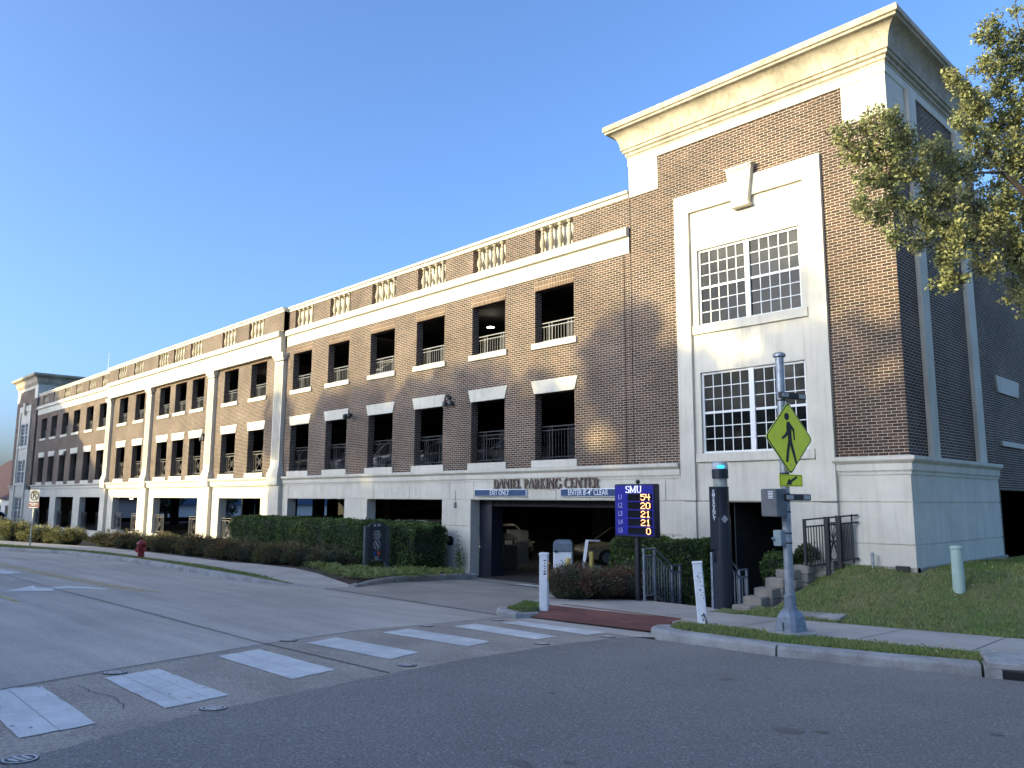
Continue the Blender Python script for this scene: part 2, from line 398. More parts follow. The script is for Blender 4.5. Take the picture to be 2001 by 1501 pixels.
def leaf_mesh(name, pts, size, m, parent=None, squash=None, flat=0.0, aspect=0.55, core=None, world=True, dirs=None, nmix=None):
    """many small rhombic leaves, one mesh"""
    n = len(pts); pts = np.asarray(pts, float)
    a = rng.normal(size=(n, 3)) if dirs is None else np.asarray(dirs) + rng.normal(size=(n, 3)) * .25
    a[:, 2] *= (1 - flat); a /= np.linalg.norm(a, axis=1)[:, None]
    t = rng.normal(size=(n, 3))
    if nmix is not None: t = t + np.cross(a, np.asarray(nmix)) * 2.0
    b = np.cross(a, t); b /= np.linalg.norm(b, axis=1)[:, None] + 1e-9
    s = size * (0.6 + 0.8 * rng.random(n))[:, None]
    c = np.cross(a, b) * s * 0.12
    V = np.stack([pts - a * s * .5, pts + b * s * .5 * aspect + c, pts + a * s * .5, pts - b * s * .5 * aspect + c], 1).reshape(-1, 3)
    me = bpy.data.meshes.new(name)
    nv = len(V)
    extra_v, extra_f = ([], []) if core is None else (core.v, core.f)
    tv = nv + len(extra_v)
    me.vertices.add(tv)
    me.vertices.foreach_set('co', np.concatenate([V, np.array(extra_v, float).reshape(-1, 3)]).ravel())
    loops = list(range(nv)); starts = list(range(0, nv, 4))
    for f in extra_f:
        starts.append(len(loops)); loops += [nv + i for i in f]
    me.loops.add(len(loops)); me.loops.foreach_set('vertex_index', loops)
    me.polygons.add(len(starts)); me.polygons.foreach_set('loop_start', starts)
    me.materials.append(m if not isinstance(m, list) else m[0])
    if isinstance(m, list):
        me.materials.append(m[1]); me.polygons.foreach_set('material_index', [0] * n + [1] * len(extra_f))
    me.update(); me.validate()
    o = bpy.data.objects.new(name, me); COL.objects.link(o)
    if parent:
        o.parent = parent
        if world:
            L = Vector((0, 0, 0)); p = parent
            while p: L += Vector(p.location); p = p.parent
            me.transform(Matrix.Translation(-L))
    return o

# ------------------------------------------------------------------ ground
def g(x, y): return -1.65 + 0.006 * x - 0.05 * y
def gd(dz): return lambda x, y: g(x, y) + dz
def sstep(a, b, t):
    t = min(1, max(0, (t - a) / (b - a))); return t * t * (3 - 2 * t)
def lawn_back(x):            # back edge of the sidewalk beside the lawn
    return 15.05 + (x + 8.3) * 0.27
def lawn(x, y):
    b = g(x, y) + 0.13
    yb = lawn_back(x)
    t = sstep(yb, yb + 3.0, y) * (1 - .5 * (1 - sstep(-9.0, -7.5, x)) * (1 - sstep(17.4, 18.0, y)))
    return b * (1 - t) + (-1.42 - 0.01 * (y - 18)) * t + 0.02 * math.sin(x * 3.1 + y) * t

ASPH = mat('asphalt', (0.20, 0.183, 0.163), 0.9, var=0.06, scale=0.5, fine=0.42, fscale=45, bump=0.5, bscale=90, big=(.35, .13, (1, .35, 1)), speck=(38, .08, (.34, .33, .32)))
CONCR = mat('road_concrete', (0.42, 0.38, 0.33), 0.85, var=0.10, scale=0.35, fine=0.14, fscale=30, big=(1.3, .16, (.16, 1.6, 1)), bump=0.2, bscale=50)
CONCD = mat('drive_concrete', (0.31, 0.28, 0.245), 0.85, var=0.14, scale=0.8, fine=0.10, fscale=40, bump=0.2)
CONCX = mat('exposed_aggregate', (0.36, 0.31, 0.255), 0.9, var=0.14, scale=0.9, fine=0.35, fscale=40, speck=(45, .15, (.14, .12, .10)), bump=0.5, bscale=90)
CONCS = mat('sidewalk_concrete', (0.42, 0.385, 0.34), 0.9, big=(.8, .12, (1, 1, 1)), var=0.09, scale=0.8, fine=0.08, fscale=60, bump=0.15)
CURB = mat('curb_concrete', (0.36, 0.355, 0.34), 0.85, var=0.20, scale=2.5, fine=0.12, fscale=50, bump=0.3)
MARK = mat('marking_white', (0.64, 0.635, 0.61), 0.8, var=0.14, scale=1.8, fine=0.10, fscale=50)
MARKY = mat('marking_yellow', (0.56, 0.44, 0.20), 0.8, var=0.18, scale=3)
SOIL = mat('soil', (0.07, 0.05, 0.035), 0.95, var=0.3, scale=8, bump=0.6, bscale=25)
GRASSG = mat('turf', (0.095, 0.14, 0.04), 0.95, scale=1.3, col2=(0.17, 0.155, 0.065), bump=0.8, bscale=45, fine=0.35, fscale=50)
BLADE = mat('grass_blade', (0.13, 0.21, 0.045), 0.8, scale=0.8, col2=(0.24, 0.24, 0.08), island=0.5, trans=.2)

mb = MB(); R = 700
mb.sheet([(-R, -R), (R, -R), (R, R), (-R, R)], gd(-0.03)); struct(mb.build('ground', mat('ground_earth', (0.13, 0.125, 0.10), 0.95, scale=0.3, fine=0.2)))
# concrete road with the garage driveway
near_edge = [(-5.2, -3), (-5.7, 0), (-6.26, 1.37), (-6.69, 2.2), (-7.02, 3.04), (-7.55, 4.94), (-8.0, 6.84), (-8.31, 8.9), (-8.35, 10.75)]
far_edge = [(-8.1, -3), (-8.5, 0), (-8.88, 1.88), (-9.57, 3.4), (-10.4, 5.4), (-10.94, 7.13), (-11.2, 9.42), (-11.35, 10.7)]
road = [(-160, -22), (-4.5, -22)] + near_edge + [(-8.0, 11.2), (-8.45, 11.6), (-11.9, 11.6), (-12.2, 10.9), (-18.0, 10.9), (-21, 10.5), (-24, 10.35), (-28.5, 10.55), (-36, 10.0), (-39.3, 8.2), (-50, 2.5), (-80, -10), (-160, -14)]
mb = MB(); mb.sheet(road, gd(0)); struct(mb.build('road', CONCR))
mb = MB(); mb.sheet([(-20.6, 10.9), (-11.9, 10.9), (-12.35, 12.2), (-13.1, 13.4), (-13.6, 16.5), (-13.8, 18.4), (-20.9, 18.4), (-20.25, 16.3), (-19.6, 13.8), (-18.5, 12.0)], gd(0.004)); struct(mb.build('driveway', CONCD))
mb = MB(); mb.sheet(far_edge + near_edge[::-1], gd(0.004)); struct(mb.build('crosswalk_strip', CONCX))
# asphalt with a slightly ragged edge
edge = []
for (a, b) in zip(near_edge[:-1], near_edge[1:]):
    for k in range(14):
        t = k / 14; edge.append((a[0] + (b[0] - a[0]) * t + random.uniform(-.022, .022), a[1] + (b[1] - a[1]) * t))
gut = [(-8.15, 10.72), (-6.9, 10.82), (-6.0, 10.84), (-4.8, 11.2), (-3.5, 11.72), (-1.5, 12.4), (6, 15), (30, 24)]
asph = edge + gut + [(60, 20), (60, -22), (-4.5, -22)]
mb = MB(); mb.sheet(asph, gd(0.009)); struct(mb.build('asphalt_road', ASPH))
JD = mat('joint_dark', (0.035, 0.035, 0.035), 0.95)
def strip_line(mb, pts, w, dz):
    for a, b in zip(pts[:-1], pts[1:]):
        d = Vector((b[0] - a[0], b[1] - a[1])); n = Vector((-d.y, d.x)).normalized() * w / 2
        q = [(a[0] - n.x, a[1] - n.y), (b[0] - n.x, b[1] - n.y), (b[0] + n.x, b[1] + n.y), (a[0] + n.x, a[1] + n.y)]
        mb.sheet(q, gd(dz))
mb = MB()
strip_line(mb, [(-19.5, 5.1), (-15.9, 5.2), (-10.6, 5.27), (-9.2, 5.36), (-7.7, 5.45)], 0.022, .0125)
strip_line(mb, [(-60, 5.0), (-19.5, 5.1)], 0.015, .0125)
strip_line(mb, far_edge, 0.028, .0125)
strip_line(mb, [(-11.7, 10.8), (-12.8, 10.86), (-16.8, 10.93), (-20.3, 10.86)], 0.03, .0125)
strip_line(mb, [(-20.3, 17.2), (-13.7, 17.0)], 0.06, .0125)
for x in (-16.5, -22, -27.5, -33): strip_line(mb, [(x, -12), (x - .3, 9.5)], 0.012, .0125)
strip_line(mb, [(-16.9, 11), (-16.9, 17)], 0.014, .0125)
strip_line(mb, [(-20, 13.7), (-13.3, 13.9)], 0.014, .0125)
struct(mb.build('road_joints', JD))
# crack lines in the strip
mb = MB()
for st in [(-8.75, 2.5), (-8.6, 8.75)]:
    p = Vector(st); pts = [tuple(p)]
    for k in range(14):
        p = p + Vector((0.09, random.uniform(-.035, .04))); pts.append(tuple(p))
    strip_line(mb, pts, 0.007, .0125)
struct(mb.build('pavement_cracks', JD))
# crosswalk bars
bars = [[(-9.0, 1.66), (-8.85, 2.22), (-7.10, 2.20), (-6.95, 1.62)], [(-9.00, 2.82), (-9.22, 3.45), (-7.55, 3.50), (-7.33, 2.82)], [(-9.72, 4.33), (-9.98, 5.0), (-8.19, 5.05), (-7.95, 4.37)],
        [(-10.2, 5.80), (-10.46, 6.44), (-8.73, 6.66), (-8.48, 6.0)], [(-10.62, 7.36), (-10.8, 8.0), (-9.02, 8.22), (-8.84, 7.57)],
        [(-10.72, 8.86), (-10.85, 9.48), (-8.95, 9.56), (-8.87, 8.98)], [(-10.72, 10.0), (-10.8, 10.5), (-8.9, 10.74), (-8.85, 10.16)]]
mb = MB()
for b in bars:
    q = []
    for i in range(4):
        a, c = b[i], b[(i + 1) % 4]
        for k in range(10):
            t = k / 10; j = .008; q.append((a[0] + (c[0] - a[0]) * t + random.uniform(-j, j), a[1] + (c[1] - a[1]) * t + random.uniform(-j, j)))
    mb.sheet(q, gd(.010))
mb.mi = 1
for b, ts in zip(bars[:5], ([.5], [.3, .68], [.45], [.55], [.4])):      # faint longitudinal seams
    for t in ts:
        a = [b[0][i] + (b[1][i] - b[0][i]) * t for i in (0, 1)]; c = [b[3][i] + (b[2][i] - b[3][i]) * t for i in (0, 1)]
        strip_line(mb, [a, c], .006, .0135)
for k in range(30):                                                 # worn chips
    b = bars[random.choice([0, 1, 1, 1, 2, 4, 4])]; u, v = random.random(), random.choice([random.random(), .9 + .1 * random.random()])
    p = [(b[0][i] * (1 - u) + b[3][i] * u) * (1 - v) + (b[1][i] * (1 - u) + b[2][i] * u) * v for i in (0, 1)]
    r = random.uniform(.008, .03)
    mb.sheet([(p[0] + r * random.uniform(.5, 1.6) * math.cos(a), p[1] + r * random.uniform(.3, .8) * math.sin(a)) for a in np.linspace(0, 2 * PI, 7)[:-1]], gd(.0135))
struct(mb.build('crosswalk_markings', [MARK, mat('worn', (0.36, 0.35, 0.33), .9)]))
# lane markings
mb = MB(); mb.mi = 0
ARROW1 = [(-19.55,4.02), (-20.95,4.92), (-20.34,4.84), (-20.61,5.50), (-20.35,5.87), (-19.65,6.11), (-19.49,6.00), (-19.88,5.68), (-20.04,5.36), (-19.80,4.99), (-19.39,4.97)]
def arrow_poly(mb, pts, dz=.006): mb.sheet(pts, gd(dz))
mb.sheet(ARROW1, gd(.006))
mb.sheet([(-29.0, 4.5), (-24.8, 5.1), (-25.4, 5.65), (-26.2, 5.45), (-29.0, 5.3)], gd(.006))
mb.mi = 1
strip_line(mb, [(-60, 5.7), (-29.5, 6.0), (-21.3, 6.45), (-18.4, 6.85)], .12, .006)
strip_line(mb, [(-60, 5.45), (-29.6, 5.75), (-21.5, 6.2), (-18.7, 6.55)], .11, .006)
strip_line(mb, [(-40, 3.3), (-17.3, 3.82)], .11, .006)
strip_line(mb, [(-40, 2.8), (-17.0, 3.35)], .11, .006)
mb.mi = 0
strip_line(mb, [(-40, 3.05), (-17.3, 3.58)], .10, .006)
mb.sheet([(-15.7, 17.2), (-18.2, 17.3), (-18.0, 17.7), (-16.0, 17.62)], gd(.018))
struct(mb.build('lane_markings', [MARK, MARKY]))

# curbs
def curb(mb, path, h=0.15, w=0.22):                    # path along the road edge, road on the right of travel
    prof = [(0, -0.25), (0.02, 0.0), (0.0, h - 0.05), (-0.03, h - .012), (-0.07, h), (-w, h + .004), (-w, -0.25)]
    rings = []; n = len(path)
    for i in range(n):
        d0 = Vector(path[i]) - Vector(path[i - 1]) if i else None
        d1 = Vector(path[i + 1]) - Vector(path[i]) if i < n - 1 else None
        nn = [Vector((d.y, -d.x)).normalized() for d in (d0, d1) if d is not None]
        m = sum(nn, Vector((0, 0))).normalized()
        hh = 1.0
        if len(path[i]) > 2: hh = path[i][2]
        rings.append([(path[i][0] + m.x * o, path[i][1] + m.y * o, g(path[i][0] + m.x * o, path[i][1] + m.y * o) + (z * hh if z > 0 else z)) for o, z in prof])
    mb.loft(rings, True)
def P2(path): return path
mb = MB()
class V2(tuple): pass
def curbp(mb, path, hs=None, **k):
    pts = path
    prof_h = k.pop('h', 0.15); w = k.pop('w', 0.22)
    prof = [(0.012, -0.25), (0.012, 0.0), (0.0, prof_h - 0.05), (-0.02, prof_h - .015), (-0.06, prof_h), (-w, prof_h + .004), (-w, -0.25)]
    rings = []; n = len(pts)
    for i in range(n):
        nn = []
        for a, b in ((i - 1, i), (i, i + 1)):
            if 0 <= a and b < n:
                d = Vector((pts[b][0] - pts[a][0], pts[b][1] - pts[a][1])); nn.append(Vector((d.y, -d.x)).normalized())
        m = sum(nn, Vector((0, 0))).normalized(); hh = 1 if hs is None else hs[i]
        rings.append([(pts[i][0] + m.x * o, pts[i][1] + m.y * o, g(pts[i][0] + m.x * o, pts[i][1] + m.y * o) + (z * hh if z > 0 else z)) for o, z in prof])
    mb.loft(rings, True)
# right-hand curb: starts at the ramp, runs to the right
curbp(mb, [(-8.95, 13.0), (-8.75, 12.2), (-8.55, 11.6), (-8.35, 11.22), (-8.05, 10.98), (-7.6, 10.9), (-6.9, 10.95), (-5.98, 11.0)], hs=[.15, .55, .9, 1, 1, 1, 1, 1], w=.3)
curbp(mb, [(-5.95, 11.005), (-4.8, 11.38), (-3.56, 11.9)], w=.3)
curbp(mb, [(-3.53, 11.915), (-2.2, 12.4), (-.5, 13.1), (6, 15.9), (30, 26)], w=.3)
struct(mb.build('curb', CURB))
mb = MB()
curbp(mb, [(-50, 2.6), (-39.2, 8.0), (-36.3, 9.6), (-32, 10.1), (-28.3, 10.2), (-24.5, 10.05), (-22, 9.95), (-20.8, 10.1), (-19.6, 10.35), (-18.2, 10.8)], hs=[1, 1, 1, 1, 1, 1, 1, .75, .35, .05], w=.2)
curbp(mb, [(-18.7, 12.0), (-19.2, 12.9), (-19.75, 13.9), (-20.15, 15.2), (-20.35, 16.4), (-20.38, 17.85)][:], hs=[.3, .7, 1, 1.1, 1.2, 1.2], w=.16)
struct(mb.build('curb', CURB))
mb = MB()
curbp(mb, [(-12.9, 12.6), (-12.3, 11.8), (-11.95, 11.0), (-11.6, 10.72), (-11.15, 10.75), (-11.1, 11.1), (-11.45, 11.8), (-11.9, 12.6)], hs=[.2, .6, 1, 1, .9, .7, .4, .05], w=.2, h=.13)
struct(mb.build('curb', CURB))

# sidewalks (slabs), ramp pavers
mb = MB()
mb.slab([(-11.9, 12.6), (-8.9, 12.98), (-8.75, 12.4), (-7.84, 12.42), (-6.15, 12.62), (-4.81, 12.92), (-2.0, 13.75), (6, 17), (30, 27), (30, 30.3), (6, 19.6), (-2.0, 16.85), (-4.15, 16.22), (-5.8, 15.72), (-8.3, 15.05), (-9.35, 15.05), (-9.6, 15.7), (-11.8, 15.75), (-12.6, 14.5), (-13.15, 13.45), (-12.9, 12.7)], gd(0.12), .3)
struct(mb.build('sidewalk', CONCS))
mb = MB(); mb.sheet([(-11.2, 11.1), (-11.95, 12.58), (-11.9, 12.98), (-8.95, 13.02), (-8.5, 11.45)], lambda x, y: g(x, y) + 0.02 + .106 * sstep(11.1, 13.0, y)); struct(mb.build('brick_ramp', PAVER))
mb = MB(); mb.slab([(-18.3, 10.85), (-18.6, 12.0), (-21.9, 12.75), (-24.5, 13.4), (-27, 13.3), (-28.5, 12.9), (-36, 12.8), (-41.8, 12.3), (-49.6, 9.6), (-60, 4.5), (-59, 2.2), (-44.1, 8.6), (-36, 10.85), (-26.3, 11.1), (-21.7, 10.7), (-19.5, 10.6)], lambda x, y: g(x, y) + .13 * sstep(-18.3, -21, x) + .006, .2)
struct(mb.build('sidewalk', CONCS))
mb = MB()
for a, b in [((-7.6, 12.46), (-8.0, 15.1)), ((-5.7, 12.7), (-5.9, 15.68)), ((-4.1, 13.1), (-4.4, 16.12)), ((-2.4, 13.62), (-2.8, 16.6)), ((-9.4, 12.95), (-9.6, 15.3)), ((-12.3, 14.0), (-9.0, 14.1))]:
    strip_line(mb, [a, b], .016, .1235)
for x in (-22.2, -25, -28, -31, -34, -37): strip_line(mb, [(x, 10.95), (x - .1, 12.7)], .015, .1395)
struct(mb.build('sidewalk_joints', JD))
mb = MB()                                           # worn yellow utility paint on the walk
for k in range(9):
    x = -10.3 + k * .16; mb.sheet([(x, 12.98 + .05 * k), (x + .1, 12.99 + .05 * k), (x + .13, 13.07 + .05 * k), (x + .02, 13.06 + .05 * k)], gd(.126))
struct(mb.build('faded_paint_marks', mat('faint_yellow', (0.42, 0.42, 0.20), .9, var=.3, scale=20)))

# planting bed soil, verges and lawn
mb = MB(); mb.slab([(-18.95, 12.25), (-19.55, 13.2), (-20.15, 14.2), (-20.5, 15.4), (-20.6, 16.4), (-20.6, 18.05), (-90, 18.05), (-90, 6), (-60, 4.6), (-49.6, 9.65), (-41.8, 12.35), (-36, 12.85), (-28.5, 12.95), (-27, 13.35), (-24.5, 13.45), (-21.9, 12.8)], gd(0.10), .3)
struct(mb.build('planting_bed', SOIL))
mb = MB(); mb.slab([(-13.15, 13.5), (-12.6, 14.55), (-11.82, 15.8), (-11.82, 18.0), (-14.0, 18.0), (-13.7, 16.5)], gd(0.11), .3)
struct(mb.build('planting_bed', SOIL))
def grid_surface(name, poly_in, x0, x1, y0, y1, st, zf, m):
    mb = MB(); nx = int((x1 - x0) / st); ny = int((y1 - y0) / st)
    for i in range(nx):
        for j in range(ny):
            x, y = x0 + i * st, y0 + j * st
            if poly_in(x + st / 2, y + st / 2):
                mb.quad(*[(a, b, zf(a, b)) for a, b in ((x, y), (x + st, y), (x + st, y + st), (x, y + st))])
    return struct(mb.build(name, m, smooth=True))
grid_surface('lawn', lambda x, y: y > lawn_back(x) - .1 and not (x < -6.5 and y > 18.0) and not (x < -8.6 and y > 15.9) and not (x < -8.95 and y > 15.4), -9.5, 12, 14.6, 40, .125, lambda x, y: lawn(x, y) + (0 if y > lawn_back(x) + .1 else -.012), GRASSG)
mb = MB(); mb.slab([(-8.6, 12.3), (-8.2, 11.5), (-7.9, 11.22), (-6.9, 11.25), (-5.98, 11.3), (-4.8, 11.7), (-3.5, 12.2), (-.5, 13.35), (6, 16.2), (6, 17.0), (-2.0, 13.75), (-4.81, 12.92), (-6.15, 12.62), (-7.84, 12.42)], gd(.14), .2); struct(mb.build('verge', GRASSG))
mb = MB(); mb.slab([(-49, 3.3), (-39.3, 8.2), (-36.3, 9.8), (-32, 10.3), (-28.3, 10.4), (-24.5, 10.25), (-22, 10.15), (-20.9, 10.3), (-19.4, 10.58), (-21.7, 10.7), (-26.3, 11.1), (-36, 10.85), (-44.1, 8.6), (-50, 6.2)], lambda x, y: g(x, y) + .02 + .125 * sstep(-18.3, -21, x), .2); struct(mb.build('verge', GRASSG))
mb = MB(); mb.slab([(-12.7, 12.5), (-12.1, 11.7), (-11.8, 11.1), (-11.5, 10.95), (-11.3, 11.0), (-11.6, 11.9), (-12.05, 12.6)], gd(.125), .1); struct(mb.build('verge', GRASSG))

def blades(name, poly, n, h, zf, m=BLADE, keep=None):
    P = np.array(poly); lo = P.min(0); hi = P.max(0)
    q = rng.random((n * 3, 2)) * (hi - lo) + lo
    inside = np.zeros(len(q), bool)
    for i in range(len(P)):
        a, b = P[i], P[(i + 1) % len(P)]
        c = ((a[1] > q[:, 1]) != (b[1] > q[:, 1])) & (q[:, 0] < (b[0] - a[0]) * (q[:, 1] - a[1]) / ((b[1] - a[1]) or 1e-9) + a[0])
        inside ^= c
    q = q[inside][:n]
    if keep is not None: q = np.array([p for p in q if keep(*p)])
    k = len(q)
    z = np.array([zf(*p) for p in q]); ang = rng.random(k) * 2 * PI; hh = h * (.5 + rng.random(k)); w = .006 + .006 * rng.random(k)
    lean = rng.normal(size=(k, 2)) * h * .45
    base = np.column_stack([q, z]); d = np.column_stack([np.cos(ang) * w, np.sin(ang) * w, np.zeros(k)])
    tip = base + np.column_stack([lean, hh])
    V = np.stack([base - d, base + d, tip], 1).reshape(-1, 3)
    me = bpy.data.meshes.new(name); me.from_pydata(V.tolist(), [], np.arange(3 * k).reshape(-1, 3).tolist()); me.materials.append(m)
    o = bpy.data.objects.new(name, me); COL.objects.link(o); o['kind'] = 'stuff'; return o
okl = lambda x, y: y > lawn_back(x) and not (x < -6.3 and y > 17.95) and not (x < -8.5 and y > 15.8)
tag(blades('grass', [(-9.1, 14.8), (-4, 16.1), (0, 17.4), (-1, 27), (-6.3, 27), (-6.4, 18), (-8.6, 18), (-8.8, 15.6)], 60000, .05, lawn, keep=okl), 'short green lawn grass sloping up to the corner tower', 'grass')
tag(blades('grass', [(-8.5, 12.2), (-8.1, 11.5), (-7.8, 11.3), (-6.9, 11.3), (-5.98, 11.35), (-4.8, 11.75), (-3.5, 12.25), (-.5, 13.4), (-.5, 14.0), (-2.0, 13.7), (-4.81, 12.9), (-6.15, 12.6), (-7.84, 12.4)], 16000, .045, gd(.14)), 'narrow strip of grass between kerb and pavement by the crossing sign', 'grass')
tag(blades('grass', [(-44, 5.7), (-39.3, 8.3), (-36.3, 9.9), (-32, 10.4), (-28.3, 10.5), (-24.5, 10.35), (-22, 10.25), (-20.3, 10.5), (-21.7, 10.7), (-26.3, 11.05), (-36, 10.8), (-44.1, 8.5)], 26000, .05, lambda x, y: g(x, y) + .13), 'strip of grass between kerb and pavement by the red hydrant', 'grass')
tag(blades('grass', [(-12.6, 12.4), (-12.05, 11.7), (-11.75, 11.1), (-11.5, 11.0), (-11.4, 11.1), (-11.65, 11.9), (-12.0, 12.5)], 2500, .05, gd(.125)), 'patch of grass on the small kerbed island by the driveway', 'grass')
mb = MB()
for cx_, cy_, r_ in [(-4.3, 4.2, .10), (-4.1, 4.5, .05), (-3.6, 6.8, .13), (-3.4, 7.0, .06), (-5.3, 8.6, .09), (-2.4, 8.3, .07), (-5.9, 6.2, .05), (-4.9, 2.6, .06)]:
    mb.sheet([(cx_ + r_ * random.uniform(.6, 1.3) * math.cos(a), cy_ + r_ * random.uniform(.6, 1.3) * math.sin(a)) for a in np.linspace(0, 2 * PI, 13)[:-1]], gd(.0125))
struct(mb.build('oil_drips', mat('oil_stain', (.12, .115, .11), .6, fine=.4, fscale=45)))
#@@PART2
# ------------------------------------------------------------------ the parking garage
D = 18.1; MX = -47.7
G = thing('parking_garage', 'long three-storey brick and pale stone parking garage with balustraded parapet and corner tower', 'parking garage', (MX, D, -2.7))
def mir(x): return 2 * MX - x
wing_c = [-17.05, -20.2, -23.5, -26.67, -30.03, -33.2]
cen_c = [-37.6, -40.8, -45.15, -47.72]
win_c = wing_c + cen_c[:3] + [-47.72] + [mir(c) for c in cen_c[:3][::-1]] + [mir(c) for c in wing_c[::-1]]
HW = 0.855
UP, LO = (5.0, 6.76), (1.21, 3.34)
def ow(x): return any(abs(x - c) < HW for c in win_c)
# brick wall of wings and centre
mb = MB()
xs = [-80.75, -13.96, -14.18, -14.205, -81.0] + [c + s * HW for c in win_c for s in (-1, 1)]
xs = [x for x in xs if x >= -80.9]
def f(x, z):
    if ow(x) and (UP[0] < z < UP[1] or LO[0] < z < LO[1]): return None
    if -14.205 < x < -14.18: return .03
    return 0.0
relief(mb, xs, [.95, LO[0], LO[1], UP[0], UP[1], 7.2], f, D, .30)
# parapet brick with recessed baluster bays
bal = win_c
def f2(x, z):
    if abs(x + 47.7) < 13.0: return f2c(x, z, -.25)
    return f2c(x, z, 0)
def f2c(x, z, o):
    if any(abs(x - c) < HW for c in bal): return None
    return o + .0
relief(mb, xs + [MX - 13.0, MX + 13.0], [7.95, 8.92], f2, D, .36)
mb.box(-13.96 + .001, -13.9, D + .05, D + .4, .95, 9.0)
mb.build('brick_wall', BRICK, G)
mb = MB(); mb.box(-80.7, -14.0, D + .30, D + .45, 7.75, 8.95); mb.build('parapet_back', STONE, G)
# soldier courses above the upper openings
for c in win_c:
    mb = MB(); mb.box(c - HW - .02, c + HW + .02, D - .006, D + .1, 6.765, 7.06); mb.build('soldier_course', SOLDIER, G)
# stone bands
wingspans = [(-80.75, MX - 13.0), (MX + 13.0, -13.98)]
mb = MB()
for a, b in wingspans:
    mb.sweep([(0, 7.19), (.03, 7.19), (.03, 7.69), (.155, 7.705), (.16, 7.76), (.16, 7.93), (.12, 7.97), (0.0, 7.985)], [(a, D), (b, D)])
cp = [(MX - 13.05, D + .05), (MX - 13.05, D), (MX + 13.05, D), (MX + 13.05, D + .05)]
ent = [(0, 6.9), (.24, 6.9), (.24, 6.98), (.26, 7.0), (.26, 7.18), (.28, 7.2), (.28, 7.69), (.42, 7.705), (.43, 7.76), (.43, 7.93), (.38, 7.97), (.25, 7.985), (0.0, 7.985)]
mb.sweep(ent, [(MX - 13.06 + .24, D), (MX + 13.06 - .24, D)])
mb.build('string_course', STONE, G)
mb = MB()
copp = lambda o: [(0 + o - .3, 8.9), (o + .03, 8.9), (o + .03, 9.02), (o + .10, 9.03), (o + .10, 9.12), (o - .3, 9.13)]
for a, b in wingspans: mb.sweep(copp(0), [(a, D), (b, D)])
mb.sweep(copp(.25), [(MX - 13.0, D), (MX + 13.0, D)])
mb.box(MX - 13.0, MX + 13.0, D + .04, D + .4, 8.92, 9.1)
mb.build('coping', STONE, G)
mb = MB()                                            # end returns of the projecting centre parapet
for s in (-1, 1):
    x = MX + 13.0 * s; mb.box(min(x, x - .3 * s), max(x, x - .3 * s), D - .24, D + .1, 7.98, 8.91)
mb.build('parapet_end', BRICK, G)
# belt course and plinth mouldings; towers stand 0.15 proud
belt = [(0, .56), (.02, .56), (.03, .62), (.06, .66), (.06, .80), (.09, .83), (.13, .86), (.15, .89), (.15, .96), (0, .985)]
mb = MB()
mb.sweep(belt, [(-80.9, D), (MX - 13.0, D)]); mb.sweep(belt, [(MX + 13.0, D), (-12.38, D)])
mb.sweep([(p[0] + .12, p[1]) if p[0] > 0 else p for p in belt], [(MX - 13.1, D), (MX + 13.1, D)])
for s in (1, -1):
    if s == 1: mb.sweep(belt, [(-8.16, D - .0), (-6.5, D), (-6.5, 24.3)])
    else: mb.sweep(belt, [(-88.9, 24.3), (-88.9, D), (-87.3, D)])
mb.build('belt_course', STONE, G)
# stone ground floor with openings and grooves
gops = [(-21.04, -13.75, -2.9), (-27.45, -22.61, -1.95), (-34.05, -29.14, -1.95), (-41.55, -36.75, -2.35), (-51.05, -44.35, -2.35), (-58.65, -53.85, -2.35), (-66.26, -61.35, -2.45), (-72.8, -67.95, -2.45), (-79.5, -74.5, -2.45)]
def fg(x, z):
    for a, b, s in gops:
        if a < x < b and s < z < -.05: return None
    if -11.0 < x < -9.28 and z < -.05: return None
    if -8.43 < x < -8.395 or -11.985 < x < -11.95: return .03
    if -.060 < z < -.03 or -.97 < z < -.940 or -1.9 < z < -1.870: return .03
    if z > -.03:
        for q in joints:
            if q < x < q + .026: return .03
    return 0
joints = [-17.0, -20.9, -22.2, -24.6, -29.3, -27.0, -31.6, -34.0, -38.9, -46.1, -49.3, -56.6, -63.2, -66.8, -70.2, -74, -77, -15.6, -12.9]
xs = [-88.9, -6.5, -14.0, -8.43, -8.395, -11.985, -11.95, -11.0, -9.28] + [q for a, b, s in gops for q in (a, b)] + [q + e for q in joints for e in (0, .026)]
mb = MB()
zs = [-3.3, -.060, -.03, -.97, -.940, -1.9, -1.870, .57] + [s for _, _, s in gops] + [-.05]
relief(mb, [x for x in xs if -80.9 <= x <= -14.0] + [-80.9], zs, fg, D, .42)
relief(mb, [x for x in xs if x >= -14.0], zs, fg, D, .35)
xw = lambda u, y, z: (-6.5 - (y - D), D + (u - D), z)
relief(mb, [18.45, 24.3], [-3.3, -.060, -.03, -.97, -.940, .57], lambda u, z: .025 if (-.060 < z < -.03 or -.97 < z < -.940) else 0, D, .3, X=lambda u, y, z: (-6.5 - (y - D), u, z))
mb.box(-80.9, MX - 13.0, D + .01, D + .41, .5, .96); mb.box(MX - 13, -12.4, D + .01, D + .41, .5, .96)
mb.box(-8.1, -6.52, D + .01, D + .3, .5, .96)
mb.build('stone_base', STONE, G)
mb = MB()                                            # left tower base with window opening
relief(mb, [-88.9, -86.95, -83.95, -80.9], [-3.3, -.060, -.03, -.97, -.940, -2.5, .57], lambda x, z: None if (-86.95 < x < -83.95 and -2.5 < z < -.060) else (.025 if (-.060 < z < -.03 or -.97 < z < -.940) else 0), D - .0, .35)
mb.box(-88.89, -88.6, D + .3, 24.2, -3.3, .95)
mb.build('stone_base', STONE, G)
